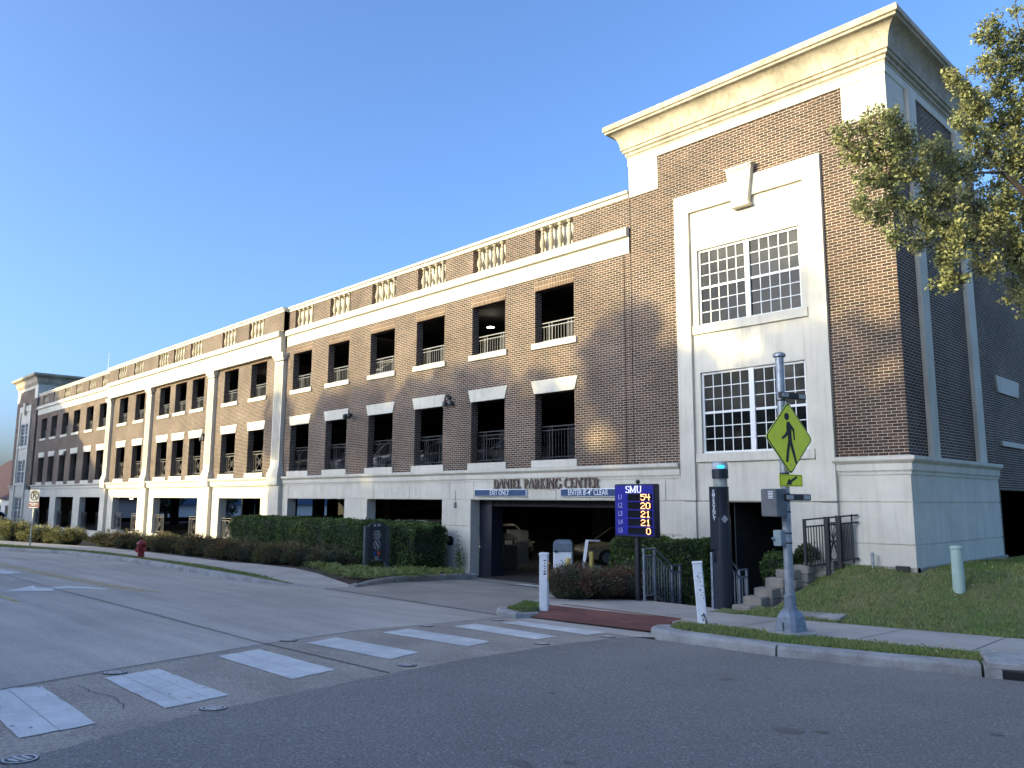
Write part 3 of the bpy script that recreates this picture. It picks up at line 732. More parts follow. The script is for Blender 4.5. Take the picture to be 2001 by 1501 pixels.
mb = MB(); mb.box(-6.47, -6.42, D - .05, 24.35, -3.3, -1.42); mb.box(-9.28 + .3, -6.42, D - .05, D - .005, -3.3, -1.42); mb.build('footing', mat('footing_stone', (.36, .33, .27), .9, var=.15), G)
# low parapet blocks with rails in the ground openings of centre and left wing handled with rails below
# sills and lintels
lint = MB(); 
for c in win_c:
    mb = MB(); mb.box(c - HW - .12, c + HW + .12, D - .07, D + .1, 4.81, 5.0); mb.box(c - HW, c + HW, D + .1, D + .30, 4.9, 5.003); mb.build('window_sill', STONE, G)
    mb = MB(); mb.box(c - HW - .12, c + HW + .12, D - .055, D + .1, .982, 1.205); mb.box(c - HW, c + HW, D + .1, D + .30, 1.1, 1.213); mb.build('window_sill', STONE, G)
    mb = MB()
    p = [(c - HW - .02, 3.345), (c + HW + .02, 3.345), (c + HW + .155, 3.775), (c - HW - .155, 3.775)]
    mb.prism(p, lambda q: (q[0], D - .035, q[1]), lambda q: (q[0], D + .12, q[1])); mb.build('lintel', STONE, G)
# pilasters with capital and base
for px in (-35.1, -42.95, mir(-42.95), mir(-35.1)):
    w = .42 if px in (-35.1, mir(-35.1)) else .40
    mb = MB(); y = D - .2
    prof = []
    relief(mb, [px - w, px - w + .1, px + w - .1, px + w] + [px - w + .1 + k * (2 * w - .2) / 11 for k in range(12)], [1.45, 1.75, 6.35, 6.62],
           lambda x, z: (.025 if int((x - (px - w + .1)) / ((2 * w - .2) / 11)) % 2 == 0 else 0.0) if (1.75 < z < 6.35 and abs(x - px) < w - .1) else 0.0, y, .21)
    sh = mb.build('pilaster', STONE, G)
    mb = MB()
    mb.sweep([(0, 6.55), (.02, 6.55), (.02, 6.6), (.05, 6.66), (.09, 6.72), (.12, 6.78), (.12, 6.895), (0, 6.9)], [(px - w, D), (px - w, y), (px + w, y), (px + w, D)])
    mb.box(px - w, px + w, y, D, 6.5, 6.9); mb.build('capital', STONE, sh)
    mb = MB()
    mb.sweep([(0, .97), (.12, .97), (.12, 1.17), (.07, 1.2), (.08, 1.28), (.04, 1.36), (.0, 1.5)], [(px - w, D), (px - w, y), (px + w, y), (px + w, D)])
    mb.box(px - w + .001, px + w - .001, y + .001, D, .9, 1.46); mb.build('base', STONE, sh)
    mb = MB(); zc = [-3.3, -1.9, -1.870, -.97, -.940, -.060, -.03, .57]
    relief(mb, [px - .5, px + .5], zc, lambda x, z: .025 if (-.060 < z < -.03 or -.97 < z < -.940 or -1.9 < z < -1.870) else 0, D - .2, .2)
    mb.box(px - .52, px + .52, D - .31, D - .02, .58, .955)
    mb.build('pier', STONE, G)
# balusters: one shape, copied
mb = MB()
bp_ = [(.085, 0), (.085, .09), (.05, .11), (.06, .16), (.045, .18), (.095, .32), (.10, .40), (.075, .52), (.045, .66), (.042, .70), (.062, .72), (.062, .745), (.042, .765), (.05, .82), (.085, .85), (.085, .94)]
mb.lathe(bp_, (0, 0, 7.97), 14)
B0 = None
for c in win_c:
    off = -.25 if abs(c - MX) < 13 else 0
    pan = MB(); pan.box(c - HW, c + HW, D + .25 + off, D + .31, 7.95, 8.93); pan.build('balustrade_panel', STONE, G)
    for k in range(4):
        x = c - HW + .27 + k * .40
        if B0 is None: B0 = mb.build('baluster', STONE_ST, G, world=False, smooth=True); o = B0  # stained stone, its darker colour also standing in for the balusters' deeper shade
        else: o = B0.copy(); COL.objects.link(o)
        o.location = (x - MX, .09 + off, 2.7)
# railings
def rail_mesh(w, z0, h, ornate=False, m=RAIL, dbl=True):
    mb = MB(); a = -w / 2; b = w / 2
    mb.bar((a, 0, z0 + h), (b, 0, z0 + h), .034); mb.bar((a, 0, z0 + h - .12), (b, 0, z0 + h - .12), .028); mb.bar((a, 0, z0 + .1), (b, 0, z0 + .1), .028)
    if not ornate:
        for x in (a + w * .22, a + w * .30, a + w * .72, a + w * .80): mb.bar((x, 0, z0), (x, 0, z0 + h), .022)
        n = max(3, int(w / .13))
        for k in range(n + 1): mb.bar((a + .02 + (w - .04) * k / n, 0, z0 + .1), (a + .02 + (w - .04) * k / n, 0, z0 + h - .12), .013)
    else:
        for x in (a + .03, b - .03): mb.bar((x, 0, z0), (x, 0, z0 + h), .045)
        i0, i1 = a + w * .25, b - w * .25
        for x in (i0, i1, a + w * .13, b - w * .13): mb.bar((x, 0, z0 + .1), (x, 0, z0 + h - .12), .022)
        zc, zr = z0 + h / 2, (h - .28) / 2; cx = (i0 + i1) / 2; rx = (i1 - i0) / 2
        mb.bar((i0, 0, zc + zr), (i1, 0, zc + zr), .022); mb.bar((i0, 0, zc - zr), (i1, 0, zc - zr), .022)
        for q in (-1, 1):
            mb.path([(cx + rx * math.cos(t), 0, zc + q * zr / 2 * .9 + zr * .62 * math.sin(t)) for t in np.linspace(0, 2 * PI, 17)], .011, 4)
            mb.path([(cx - rx * q, 0, zc - zr), (cx + rx * q * .2, 0, zc), (cx - rx * q, 0, zc + zr)], .011, 4)
            mb.path([(cx - rx * q * .9, 0, zc - zr), (cx, 0, zc - zr * .1), (cx + rx * q * .9, 0, zc + zr)], .011, 4)
    return mb
base_r = {}
def rail(kind, x, y, mk):
    if kind not in base_r: base_r[kind] = mk(); o = base_r[kind]
    else: o = base_r[kind].copy(); COL.objects.link(o)
    o.location = (x - MX, y - D, 2.7)
for c in win_c:
    cen = abs(c - MX) < 13
    rail('u', c, D + .27, lambda: rail_mesh(2 * HW - .02, 5.0, .70).build('railing', RAIL, G, False))
    if cen: rail('lo', c, D + .27, lambda: rail_mesh(2 * HW - .02, 1.21, 1.08, True).build('railing', RAILB, G, False))
    else: rail('l', c, D + .27, lambda: rail_mesh(2 * HW - .02, 1.21, 1.08).build('railing', RAILD, G, False))
for a, b, s in gops[3:]:
    cen = s == -2.35
    for x0 in (a + .72, b - .72):
        rail('g%d' % cen, x0, D + .2, lambda: rail_mesh(1.4, -2.22 if cen else -2.3, 1.12, cen).build('railing', RAILB if cen else RAILD, G, False))
    if cen:
        for x0 in (a, b - 1.45):
            mb = MB(); mb.bbox(x0, x0 + 1.45, D - .04, D + .4, -3.0, -2.22, .01); mb.build('low_wall', STONE, G)
for a, b, s in gops[1:3]:
    mb = rail_mesh(b - a - .06, s + .05, .9); o = mb.build('railing', RAILD, G, False); o.location = ((a + b) / 2 - MX, .25, 2.7)

GLASSB = mat('glass_before_blind', (.065, .062, .052), .08, scale=.9, col2=(.02, .02, .018), spec=.1, stretch=(1, 1, .8))
# towers
def tower(x0, x1, right):
    d = 1
    sx = 1 if right else -1
    cx = (x0 + x1) / 2
    back = 24.3
    fx0, fx1 = cx - 2.11, cx + 2.11                       # stone surround
    mb = MB()
    relief(mb, [x0, fx0, fx1, x1], [.95, 8.38, 9.88], lambda x, z: (.12 if abs(x - cx) < 2.11 and z < 8.38 else 0), D, .35)
    for xx, nx in ((x1, 1), (x0, -1)):
        y0 = D + .35
        mb.quad(*([(xx, y0, .95), (xx, back, .95), (xx, back, 9.88), (xx, y0, 9.88)] if nx > 0 else [(xx, back, .95), (xx, y0, .95), (xx, y0, 9.88), (xx, back, 9.88)]))
    mb.quad((x1, back, .95), (x0, back, .95), (x0, back, 9.88), (x1, back, 9.88))
    mb.build('brick_wall', BRICK, G)
    # corner blocks and frieze
    mb = MB(); o = .02
    for a, b in ((x0, x0 + 1.02), (x1 - 1.02, x1)):
        mb.box(a - o if a == x0 else a, b + o if b == x1 else b, D - o, D + .2, 8.88, 9.9)
    for xx in (x0, x1):
        mb.box(xx - o, xx + o, D + .2, D + 1.1, 8.881, 9.9); mb.box(xx - o, xx + o, back - 1.0, back + .01, 8.881, 9.9)
    mb.sweep([(0, 9.86), (.04, 9.86), (.04, 10.10), (0, 10.12)], [(x0, back), (x0, D), (x1, D), (x1, back)])
    mb.build('frieze', STONE, G)
    cove = [(.20 + .30 * (1 - math.cos(t)), 10.42 + .44 * math.sin(t)) for t in np.linspace(0, PI / 2, 9)]
    prof = [(-.1, 10.08), (.05, 10.08), (.05, 10.14), (.09, 10.17), (.09, 10.24), (.15, 10.27), (.15, 10.34), (.19, 10.36), (.19, 10.42)] + cove[1:] + [(.52, 10.87), (.52, 10.92), (.57, 10.94), (.57, 11.06), (.55, 11.11), (-.1, 11.12)]
    mb = MB(); mb.sweep(prof, [(x0, back), (x0, D), (x1, D), (x1, back)])
    mb.build('cornice', STONE_ST, G)
    mb = MB(); mb.box(x0 + .05, x1 - .05, D + .05, back, 9.9, 11.10); mb.build('roof', STONE_ST, G)
    # stone surround of the window bay
    zb = -3.2
    mb = MB()
    ix = 1.66                                             # half width of the recessed field
    wx = 1.465
    wins = [(4.62, 6.73), (1.19, 3.35)] + ([] if right else [(-2.45, -.1)])
    def fr(x, z):
        u = abs(x - cx)
        if right and -11.0 < x < -9.28 and z < -.05: return None
        for a, b in wins:
            if u < wx and a < z < b: return None
        if z < .97 and (-.060 < z < -.03): return .14
        if u > ix or z > 7.84: return 0
        return .09 if z > -.05 or not right else .06
    xs = [fx0, cx - ix, cx - wx, cx + wx, cx + ix, fx1] + ([-11.0, -9.28] if right else [])
    zs = [zb, -.060, -.03, 7.84, 8.38] + [q for w in wins for q in w]
    relief(mb, xs, zs, fr, D - .10, .42)
    mb.build('window_surround', STONE, G)
    # vertical seams
    mb = MB()
    # sills
    for k, (a, b) in enumerate(wins):
        mb = MB(); mb.box(cx - wx - .16, cx + wx + .16, D - .075, D + .1, a - .22, a + .005); mb.build('window_sill', STONE, G)
    # keystone
    mb = MB()
    def ks(w0, w1, z0, z1, ya, yb):
        mb.prism([(cx - w0, z0), (cx + w0, z0), (cx + w1, z1), (cx - w1, z1)], lambda q: (q[0], ya, q[1]), lambda q: (q[0], yb, q[1]))
    ks(.22, .37, 7.62, 8.62, D - .22, D - .05); ks(.26, .42, 8.56, 8.66, D - .25, D - .05); ks(.25, .28, 7.56, 7.62, D - .24, D - .05)
    ks(.15, .27, 7.70, 8.48, D - .235, D - .1)
    mb.build('keystone', STONE, G)
    # windows: two sashes each side of a mullion
    for (a, b) in wins:
        y = D + .06; W2 = wx; H = b - a
        mb = MB(); fw = .06
        mb.box(cx - W2, cx - W2 + fw, y, y + .08, a, b); mb.box(cx + W2 - fw, cx + W2, y, y + .08, a, b)
        mb.box(cx - W2 + fw, cx + W2 - fw, y, y + .08, a, a + fw); mb.box(cx - W2 + fw, cx + W2 - fw, y, y + .08, b - fw, b)
        mb.box(cx - .07, cx + .07, y - .02, y + .08, a + .002, b - .002)
        zc = (a + b) / 2
        for s in (-1, 1):
            l, r = sorted((cx + s * .07, cx + s * (W2 - fw)))
            mb.box(l, r, y + .01, y + .07, zc - .03, zc + .03)
            for k in range(1, 5): xx = l + (r - l) * k / 5; mb.box(xx - .011, xx + .011, y + .025, y + .05, a + fw, b - fw)
            for base, top in ((a + fw, zc - .03), (zc + .03, b - fw)):
                for k in range(1, 3): zz = base + (top - base) * k / 3; mb.box(l, r, y + .022, y + .052, zz - .011, zz + .011)
        wobj = mb.build('window', WHITEW, G)
        for s in (-1, 1):
            mb = MB(); l, r = sorted((cx + s * .06, cx + s * (W2 - fw * .5)))
            mb.box(l, r, y + .034, y + .040, a + .02, zc); mb.build('pane', GLASS, wobj)
            mb = MB(); mb.box(l, r, y + .034, y + .040, zc, b - .02); mb.build('pane', GLASSB, wobj)
        mb = MB(); mb.box(cx - W2 - .05, cx + W2 + .05, y + 1.6, y + 1.62, a - .1, b + .1); mb.build('window_back', mat('blind_grey', (.10, .095, .08), .9), G)
tower(-13.93, -6.5, True)
tower(mir(-6.5) , mir(-13.93), False)
# pilaster strips and details of the tower's side
mb = MB()
for a, b in ((19.25, 19.74), (22.6, 23.15)): mb.box(-6.52, -6.40, a, b, .97, 9.88)
mb.build('pilaster_strip', STONE, G)
# east face beyond the tower
mb = MB()
relief(mb, [24.3, 26.1, 31, 34, 37, 42, 45, 60], [-3.3, .30, 1.2, 3.34, 5.0, 6.76, 9.0], lambda u, z: None if ((26.1 < u < 31 and z < .3) or ((34 < u < 37 or 42 < u < 45) and (1.2 < z < 3.34 or 5 < z < 6.76))) else 0, D, .35, X=lambda u, y, z: (-6.95 - (y - D), u, z))
mb.build('brick_wall', BRICK, G)
mb = MB(); mb.tube((-6.88, 25.0, -1.6), (-6.88, 25.0, 9.3), .06, n=10)
for z in (1, 3.5, 6): mb.box(-6.96, -6.8, 24.92, 25.08, z, z + .05)
mb.build('downspout', mat('downspout_brown', (.03, .025, .022), .5), G)
mb = MB()
for c in (27.6,):
    mb.prism([(c - 1.05, 3.2), (c + 1.05, 3.2), (c + 1.2, 3.7), (c - 1.2, 3.7)], lambda q: (-6.90, q[0], q[1]), lambda q: (-7.1, q[0], q[1]))
mb.build('lintel', STONE, G)
mb = MB(); mb.box(-7.0, -6.88, 26.5, 28.7, 1.6, 1.75); mb.build('window_sill', STONE, G)
mb = MB(); mb.sweep([(-.3, 8.95), (.06, 8.95), (.06, 9.2), (-.3, 9.2)], [(-6.95, 24.3), (-6.95, 60)]); mb.build('coping', STONE, G)

# inside: slabs, beams, columns, back wall, ramp, lights
mb = MB()
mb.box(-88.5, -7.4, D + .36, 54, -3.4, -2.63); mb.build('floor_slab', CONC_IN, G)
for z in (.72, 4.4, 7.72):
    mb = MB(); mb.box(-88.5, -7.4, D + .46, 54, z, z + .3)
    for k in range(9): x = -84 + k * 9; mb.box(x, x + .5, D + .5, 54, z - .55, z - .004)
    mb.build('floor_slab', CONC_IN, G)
for x in [-79.6, -70.5, -61.5, -52.3, -43.2, -34.3, -25.4, -15.2]:
    for y in (30, 42): mb = MB(); mb.box(x - .35, x + .35, y, y + .6, -2.63, 7.72); mb.build('column', CONC_DK, G)
mb = MB()
zz = [-3.3, 9.0]
xb = [-88.9, -7]
bo = [(-88.9 + 4 + k * 9.1, -88.9 + 10.2 + k * 9.1) for k in range(8)]
for a, b in bo: xb += [a, b]
relief(mb, xb, zz, lambda x, z: 0, 54, .3)
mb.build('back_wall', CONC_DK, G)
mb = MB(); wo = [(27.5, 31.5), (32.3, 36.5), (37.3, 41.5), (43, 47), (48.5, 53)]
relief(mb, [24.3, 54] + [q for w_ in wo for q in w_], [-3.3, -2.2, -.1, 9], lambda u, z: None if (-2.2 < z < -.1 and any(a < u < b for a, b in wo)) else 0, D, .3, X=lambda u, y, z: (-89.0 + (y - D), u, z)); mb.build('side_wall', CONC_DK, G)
mb = MB(); mb.prism([(-66, -2.6), (-26, .7), (-26, .95), (-66, -2.3)], lambda q: (q[0], 33.0, q[1]), lambda q: (q[0], 39.0, q[1])); mb.build('ramp', CONC_IN, G)
LIT = mat('lamp_glow', (.8, .8, .7), emit=(1.0, .93, .75), estr=10)
mb = MB(); mb.bbox(-.28, .28, -.28, .28, 0, .07, .02)
L0 = None
lights = [(-24.3, 21.9, 7.12), (-30.9, 21.9, 7.12), (-46, 23, 7.12), (-19.6, 26.5, .1), (-16.8, 30, .1), (-24.5, 36, .1), (-20.5, 41, .1), (-26.5, 40, .1), (-22.5, 33, .1), (-31.0, 47, .1), (-27, 49, .1), (-12.2, 23, 2.9), (-11.0, 21.6, 6.2), (-79, 26, -.2), (-21.5, 22.8, .1), (-25.5, 23.5, .1), (-28, 27, .1), (-19, 25, 3.6), (-17.2, 27, 3.6)]
for p in lights:
    if L0 is None: L0 = mb.build('ceiling_light', LIT, G, False); o = L0
    else: o = L0.copy(); COL.objects.link(o)
    o.location = (p[0] - MX, p[1] - D, p[2] + 2.7); o.scale = (.4, .4, .4)
# door recess walls at the tower
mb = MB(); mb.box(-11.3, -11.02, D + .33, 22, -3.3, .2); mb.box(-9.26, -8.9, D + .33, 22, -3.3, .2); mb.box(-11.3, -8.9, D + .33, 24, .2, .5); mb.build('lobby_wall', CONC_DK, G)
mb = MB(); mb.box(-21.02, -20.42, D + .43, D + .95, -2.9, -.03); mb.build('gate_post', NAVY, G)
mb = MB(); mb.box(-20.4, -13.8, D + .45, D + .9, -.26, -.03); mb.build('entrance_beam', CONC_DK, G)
# bronze lettering
BRZ = mat('bronze_letters', (.19, .15, .125), .4, metal=.6, var=.1)
mb = MB(); roman(mb, 'DANIEL PARKING CENTER', .31, lambda x, y, d: (-17.5 + x, D - .03 - d, .475 + y), .05, sx=1.0)
xsv = [v[0] for v in mb.v]; wd = max(xsv) - min(xsv); c = (max(xsv) + min(xsv)) / 2
mb.v = [(-17.5 + (v[0] - c) * 4.62 / wd, v[1], v[2]) for v in mb.v]
mb.build('lettering', BRZ, G)

# hung signs over the entrance
BLUE = mat('sign_blue', (.008, .048, .135), .4, var=.05); SWH = mat('sign_white', (.75, .77, .78), .5, var=.02)
def hung(xc, w, txt, label):
    t = thing('entrance_sign', label, 'sign', (xc, D - .05, .185))
    mb = MB(); mb.bbox(-w / 2, w / 2, -.02, .05, -.125, .125, .015); mb.build('panel', SWH, t, False)
    mb = MB(); mb.box(-w / 2 + .025, w / 2 - .025, -.026, -.015, -.10, .10); mb.build('face', BLUE, t, False)
    mb = MB(); text_mesh(mb, txt, .235, lambda x, y, d: (x, -.03 - d, y - .0), .80, depth=.003, bold=.002); mb.build('lettering', SWH, t, False)
hung(-19.5, 2.54, 'EXIT ONLY', 'narrow blue sign reading EXIT ONLY over the garage entrance')
hung(-15.63, 2.22, 'ENTER 8\'-4" CLEAR', 'narrow blue sign reading ENTER 8\'-4" CLEAR over the garage entrance')

# security cameras and wall lamps
def seccam(x, z, label, two=True, s=1):
    t = thing('security_camera', label, 'security camera', (x, D, z), group='cameras on the brick wall')
    mb = MB(); mb.bbox(-.06, .06, -.06, 0, -.1, .1, .015); mb.path([(0, -.05, .05), (0, -.3, .09), (.25, -.42, .09), (.5, -.45, .02)], .03, 8); mb.build('bracket', mat('camera_white', (.6, .6, .6), .5), t, False)
    for q in ((0.02, -.36), (.5, -.45)):
        mb = MB(); mb.lathe([(.03, .08), (.10, .04), (.11, -.06), (.09, -.1)], (q[0], q[1], 0), 14); mb.sphere((q[0], q[1], -.1), .085); mb.build('dome', BLACKP, t, False)
seccam(-28.75, 3.40, 'twin dome camera on a white arm between two stone lintels')
def flood(x, z, label):
    t = thing('wall_camera', label, 'security camera', (x, D, z))
    mb = MB(); mb.path([(-.14, -.1, -.05), (-.14, -.14, .12), (0, -.14, .2), (.14, -.14, .12), (.14, -.1, -.05)], .018, 6); mb.bbox(-.05, .05, -.12, 0, .05, .2, .01); mb.build('bracket', BLACKP, t, False)
    for q in (-.16, .16):
        mb = MB(); mb.lathe([(.03, .1), (.08, .05), (.09, -.06), (.06, -.12)], (q, -.12, -.08), 12); mb.build('lamp', mat('lamp_grey', (.07, .065, .06), .5), t, False)
flood(-22.25, 3.5, 'small dark camera bracket beside the stone lintel right of the twin dome camera')
flood(-43.9, 3.3, 'dark camera bracket against the sunlit pilaster of the middle block')
flood(-71.0, 3.4, 'dark camera bracket on the shaded far left wing')
# pipe connection on the entrance column
t = thing('fire_department_connection', 'black hose inlet sticking out of the pale stone column left of the entrance', 'pipe inlet', (-22.1, D, -1.48))
mb = MB(); mb.tube((0, 0, 0), (0, -.05, 0), .17, n=18); mb.build('flange', BLACKP, t, False)
mb = MB(); mb.tube((0, -.05, 0), (0, -.22, 0), .085, n=12); mb.tube((0, -.2, 0), (-.16, -.42, -.01), .075, n=12); mb.tube((0, -.2, 0), (.10, -.38, -.01), .06, n=12); mb.build('nozzle', BLACKP, t, False)
t = thing('wall_box', 'little grey junction box at the top of the entrance column', 'junction box', (-21.85, D, -.22)); mb = MB(); mb.bbox(-.05, .05, -.06, 0, -.12, .08, .01); mb.tube((0, -.02, .08), (0, -.02, .5), .008); mb.build('box', mat('box_grey', (.25, .26, .26), .5), t, False)
# ------------------------------------------------------------------ signs, posts, street furniture
WALK = lambda x, y: g(x, y) + .12
# crossing sign pole
px, py = -6.55, 12.6; pz = g(px, py) + .14
t = thing('crossing_sign_pole', 'tall galvanised pole with yellow-green pedestrian crossing sign and flashing light bars', 'crossing sign', (px, py, pz), math.radians(-10.2))
# local frame: x towards the sign normal (+X world-ish), y along the sign plane
mb = MB(); mb.tube((0, 0, .5), (0, 0, 4.64), .075, .07, 20); mb.lathe([(.075, 4.60), (.105, 4.62), (.105, 4.66), (.07, 4.69), (.001, 4.70)], n=20)
mb.build('pole', GALV, t, False, smooth=True)
mb = MB()
rings = []
for z, w, ch in ((-.05, .215, .05), (.03, .215, .05), (.05, .205, .055), (.28, .175, .06), (.35, .145, .06), (.41, .09, .045)):
    rings.append([(x, y, z) for x, y in ((-w + ch, -w), (w - ch, -w), (w, -w + ch), (w, w - ch), (w - ch, w), (-w + ch, w), (-w, w - ch), (-w, -w + ch))])
mb.loft(rings); mb.lathe([(.11, .38), (.11, .44), (.095, .45), (.095, .62), (.085, .63)], n=20)
for k in range(3): mb.box(-.006, .006, -.217, -.20, .04, .2)
mb.build('base', GALVD, t, False)
mb = MB(); mb.lathe([(.40, -.12), (.40, .05), (.38, .06), (.001, .062)], n=28); mb.build('footing', CURB, t, False)
YG = mat('fluorescent_yellow_green', (1.0, .98, .01), .45, var=.05, scale=4, coat=.2)
SBL = mat('sign_black', (.012, .012, .012), .5)
def rot_pts(h, r=.06):                                    # rounded diamond in (y, z)
    P = []
    for k in range(4):
        a = PI / 2 * k; cx, cy = (h - r * 1.35) * math.cos(a), (h - r * 1.35) * math.sin(a)
        for j in range(5): b = a - PI / 4 + PI / 2 * j / 4; P.append((cx + r * math.cos(b), cy + r * math.sin(b)))
    return P
sgn = MB(); zc = 3.21; sx0 = .13
def plate(mb, P, x, th, z0): mb.prism(P, lambda q: (x, q[0], z0 + q[1]), lambda q: (x - th, q[0], z0 + q[1]))
plate(sgn, rot_pts(.615), sx0, .006, zc); so_ = sgn.build('diamond_sign', mat('sign_edge_pale', (.75, .82, .25), .5), t, False)
mb = MB(); plate(mb, rot_pts(.600), sx0 + .003, .002, zc); mb.build('border', SBL, so_, False)
mb = MB(); plate(mb, rot_pts(.575), sx0 + .006, .002, zc); mb.build('face', YG, so_, False)
mb = MB()
def pg(P, x=sx0 + .010): mb.prism([(-(q[0]), q[1]) for q in P], lambda q: (x, -q[0], zc + q[1]), lambda q: (x - .002, -q[0], zc + q[1]))
pg([(.062 * math.cos(a) - .055 + .0, .36 + .062 * math.sin(a)) for a in np.linspace(0, 2 * PI, 17)[:-1]])      # head
body = [(-.055, .265), (-.005, .275), (.03, .255), (.115, .175), (.135, .14), (.135, -.02), (.10, -.02), (.09, .12), (.055, .145), (.055, .02), (.05, -.06), (.105, -.22), (.155, -.42), (.115, -.44), (.06, -.27), (.005, -.13), (-.045, -.28), (-.06, -.41), (-.11, -.40), (-.085, -.22), (-.05, -.08), (-.035, .02), (-.05, .10), (-.12, .045), (-.19, .02), (-.18, -.01), (-.11, .0), (-.035, .05)]
body = [(-.07, .24), (-.05, .275), (.0, .275), (.09, .195), (.13, .15), (.14, -.03), (.105, -.03), (.09, .12), (.052, .15), (.052, .02), (.06, -.06), (.12, -.24), (.17, -.42), (.125, -.43), (.065, -.27), (.005, -.12), (-.035, -.27), (-.06, -.405), (-.12, -.40), (-.09, -.22), (-.045, -.06), (-.04, .05), (-.12, .0), (-.195, -.03), (-.20, .01), (-.13, .05), (-.075, .11)]
pg(body)
mb.build('walking_figure', SBL, so_, False)
mb = MB()
for z in (.46, -.46): mb.tube((sx0 + .006, 0, zc + z), (sx0 + .014, 0, zc + z), .011, n=10)
mb.build('bolt', GALV, so_, False)
mb = MB(); mb.bbox(sx0 - .006, sx0, -.30, .30, 2.40, 2.60, .002); ar = mb.build('arrow_plaque', YG, t, False)
mb = MB()
for a in ((-.285, .285, 2.585, 2.591), (-.285, .285, 2.409, 2.415), (-.287, -.281, 2.409, 2.591), (.281, .287, 2.409, 2.591)): mb.box(sx0 + .001, sx0 + .004, *a)
X5 = sx0 + .006
P = [(.19, .075), (.215, .05), (.0, -.035), (.02, -.065), (-.14, -.07), (-.06, .045), (-.045, .0)]
P = [(-.13, -.07), (.02, -.068), (-.005, -.035), (.16, .045), (.14, .078), (-.03, .0), (-.055, .035)]
mb.prism([(-q[0], q[1]) for q in P], lambda q: (X5, -q[0], 2.5 + q[1]), lambda q: (X5 - .003, -q[0], 2.5 + q[1]))
mb.build('arrow', SBL, ar, False)
LENS = mat('lamp_lens', (.42, .40, .38), .25, var=.1)
for z in (3.93, 2.22):
    mb = MB(); mb.bbox(.09, .17, -.20, .46, z - .055, z + .055, .012); mb.box(.05, .1, -.03, .03, z - .03, z + .03); lb = mb.build('light_bar', BLACKP, t, False)
    for y in (-.10, .34): mb = MB(); mb.bbox(.165, .18, y - .085, y + .085, z - .038, z + .038, .006); mb.build('lens', LENS, lb, False)
mb = MB(); mb.bbox(-.19, .13, -.40, -.12, 1.90, 2.36, .015); mb.box(-.1, .0, -.13, -.06, 2.0, 2.25); cab = mb.build('control_cabinet', mat('cabinet_grey', (.15, .155, .16), .5, metal=.3), t, False)
mb = MB()
for k in range(5): mb.bbox(-.03, .07, -.41, -.398, 2.20 + k * .026, 2.213 + k * .026, .003)
mb.build('vent', SWH, cab, False)
mb = MB(); mb.bbox(-.13, .03, -.20, -.07, 1.42, 1.68, .012); mb.tube((-.1, -.2, 1.5), (-.1, -.25, 1.55), .02); mb.build('push_button_box', mat('sage_metal', (.26, .33, .34), .5), t, False)
mb = MB()
for z in (1.47, 1.63, 1.98, 2.28, 2.62, 3.86): mb.lathe([(.079, z - .012), (.079, z + .012)], n=20)
mb.build('clamp_band', BLACKP, t, False)

# emergency phone tower
ex, ey = -9.73, 15.75; ez = WALK(ex, ey)
t = thing('emergency_phone_tower', 'dark navy emergency phone tower with blue beacon beside the entrance stairs', 'phone tower', (ex, ey, ez), math.radians(28))
mb = MB(); mb.lathe([(.20, -.1), (.20, 2.0), (.175, 2.02), (.175, 2.62), (.18, 2.64), (.18, 2.66)], n=28); mb.lathe([(.18, 2.84), (.18, 3.05), (.17, 3.06)], n=28)
mb.lathe([(.21, .0), (.21, .04)], n=28); mb.build('column', NAVY, t, False, smooth=True)
mb = MB(); mb.lathe([(.155, 2.62), (.155, 2.90)], n=20); mb.build('clear_section', mat('frosted_clear', (.33, .36, .33), .2), t, False, smooth=True)
mb = MB(); mb.bbox(-.24, -.05, -.19, .06, 1.28, 2.66, .01); fp = mb.build('face_panel', NAVY, t, False)
mb = MB(); mb.bbox(-.24, -.09, -.17, .05, -.02, 1.0, .01); mb.build('lower_cover', mat('navy_cover', (.03, .04, .06), .45), t, False)
mb = MB()
for k, ch in enumerate('EMERGENCY'): text_mesh(mb, ch, .10, lambda x, y, d, k=k: (-.145 + x, -.192 - d, 2.55 - k * .0745 + y), .85, depth=.002, bold=.002)
mb.build('lettering', SWH, fp, False)
mb = MB(); mb.prism([(-.09, 0), (0, -.09), (.09, 0), (0, .09)], lambda q: (.08 + q[0] * .8, -.175, 1.95 + q[1]), lambda q: (.08 + q[0] * .8, -.21, 1.95 + q[1])); mb.build('diamond_badge', mat('badge', (.3, .34, .38), .3, metal=.5), t, False)
mb = MB(); mb.lathe([(.18, 3.05), (.182, 3.14), (.16, 3.20), (.001, 3.22)], n=28); mb.build('cap', mat('cap_pale', (.45, .5, .54), .4), t, False, smooth=True)
mb = MB(); mb.sphere((.02, -.105, 3.10), .105, 16, 10, .6); mb.build('beacon', mat('beacon_blue', (.10, .45, .65), .2, emit=(.03, .45, .85), estr=.6), t, False, smooth=True)

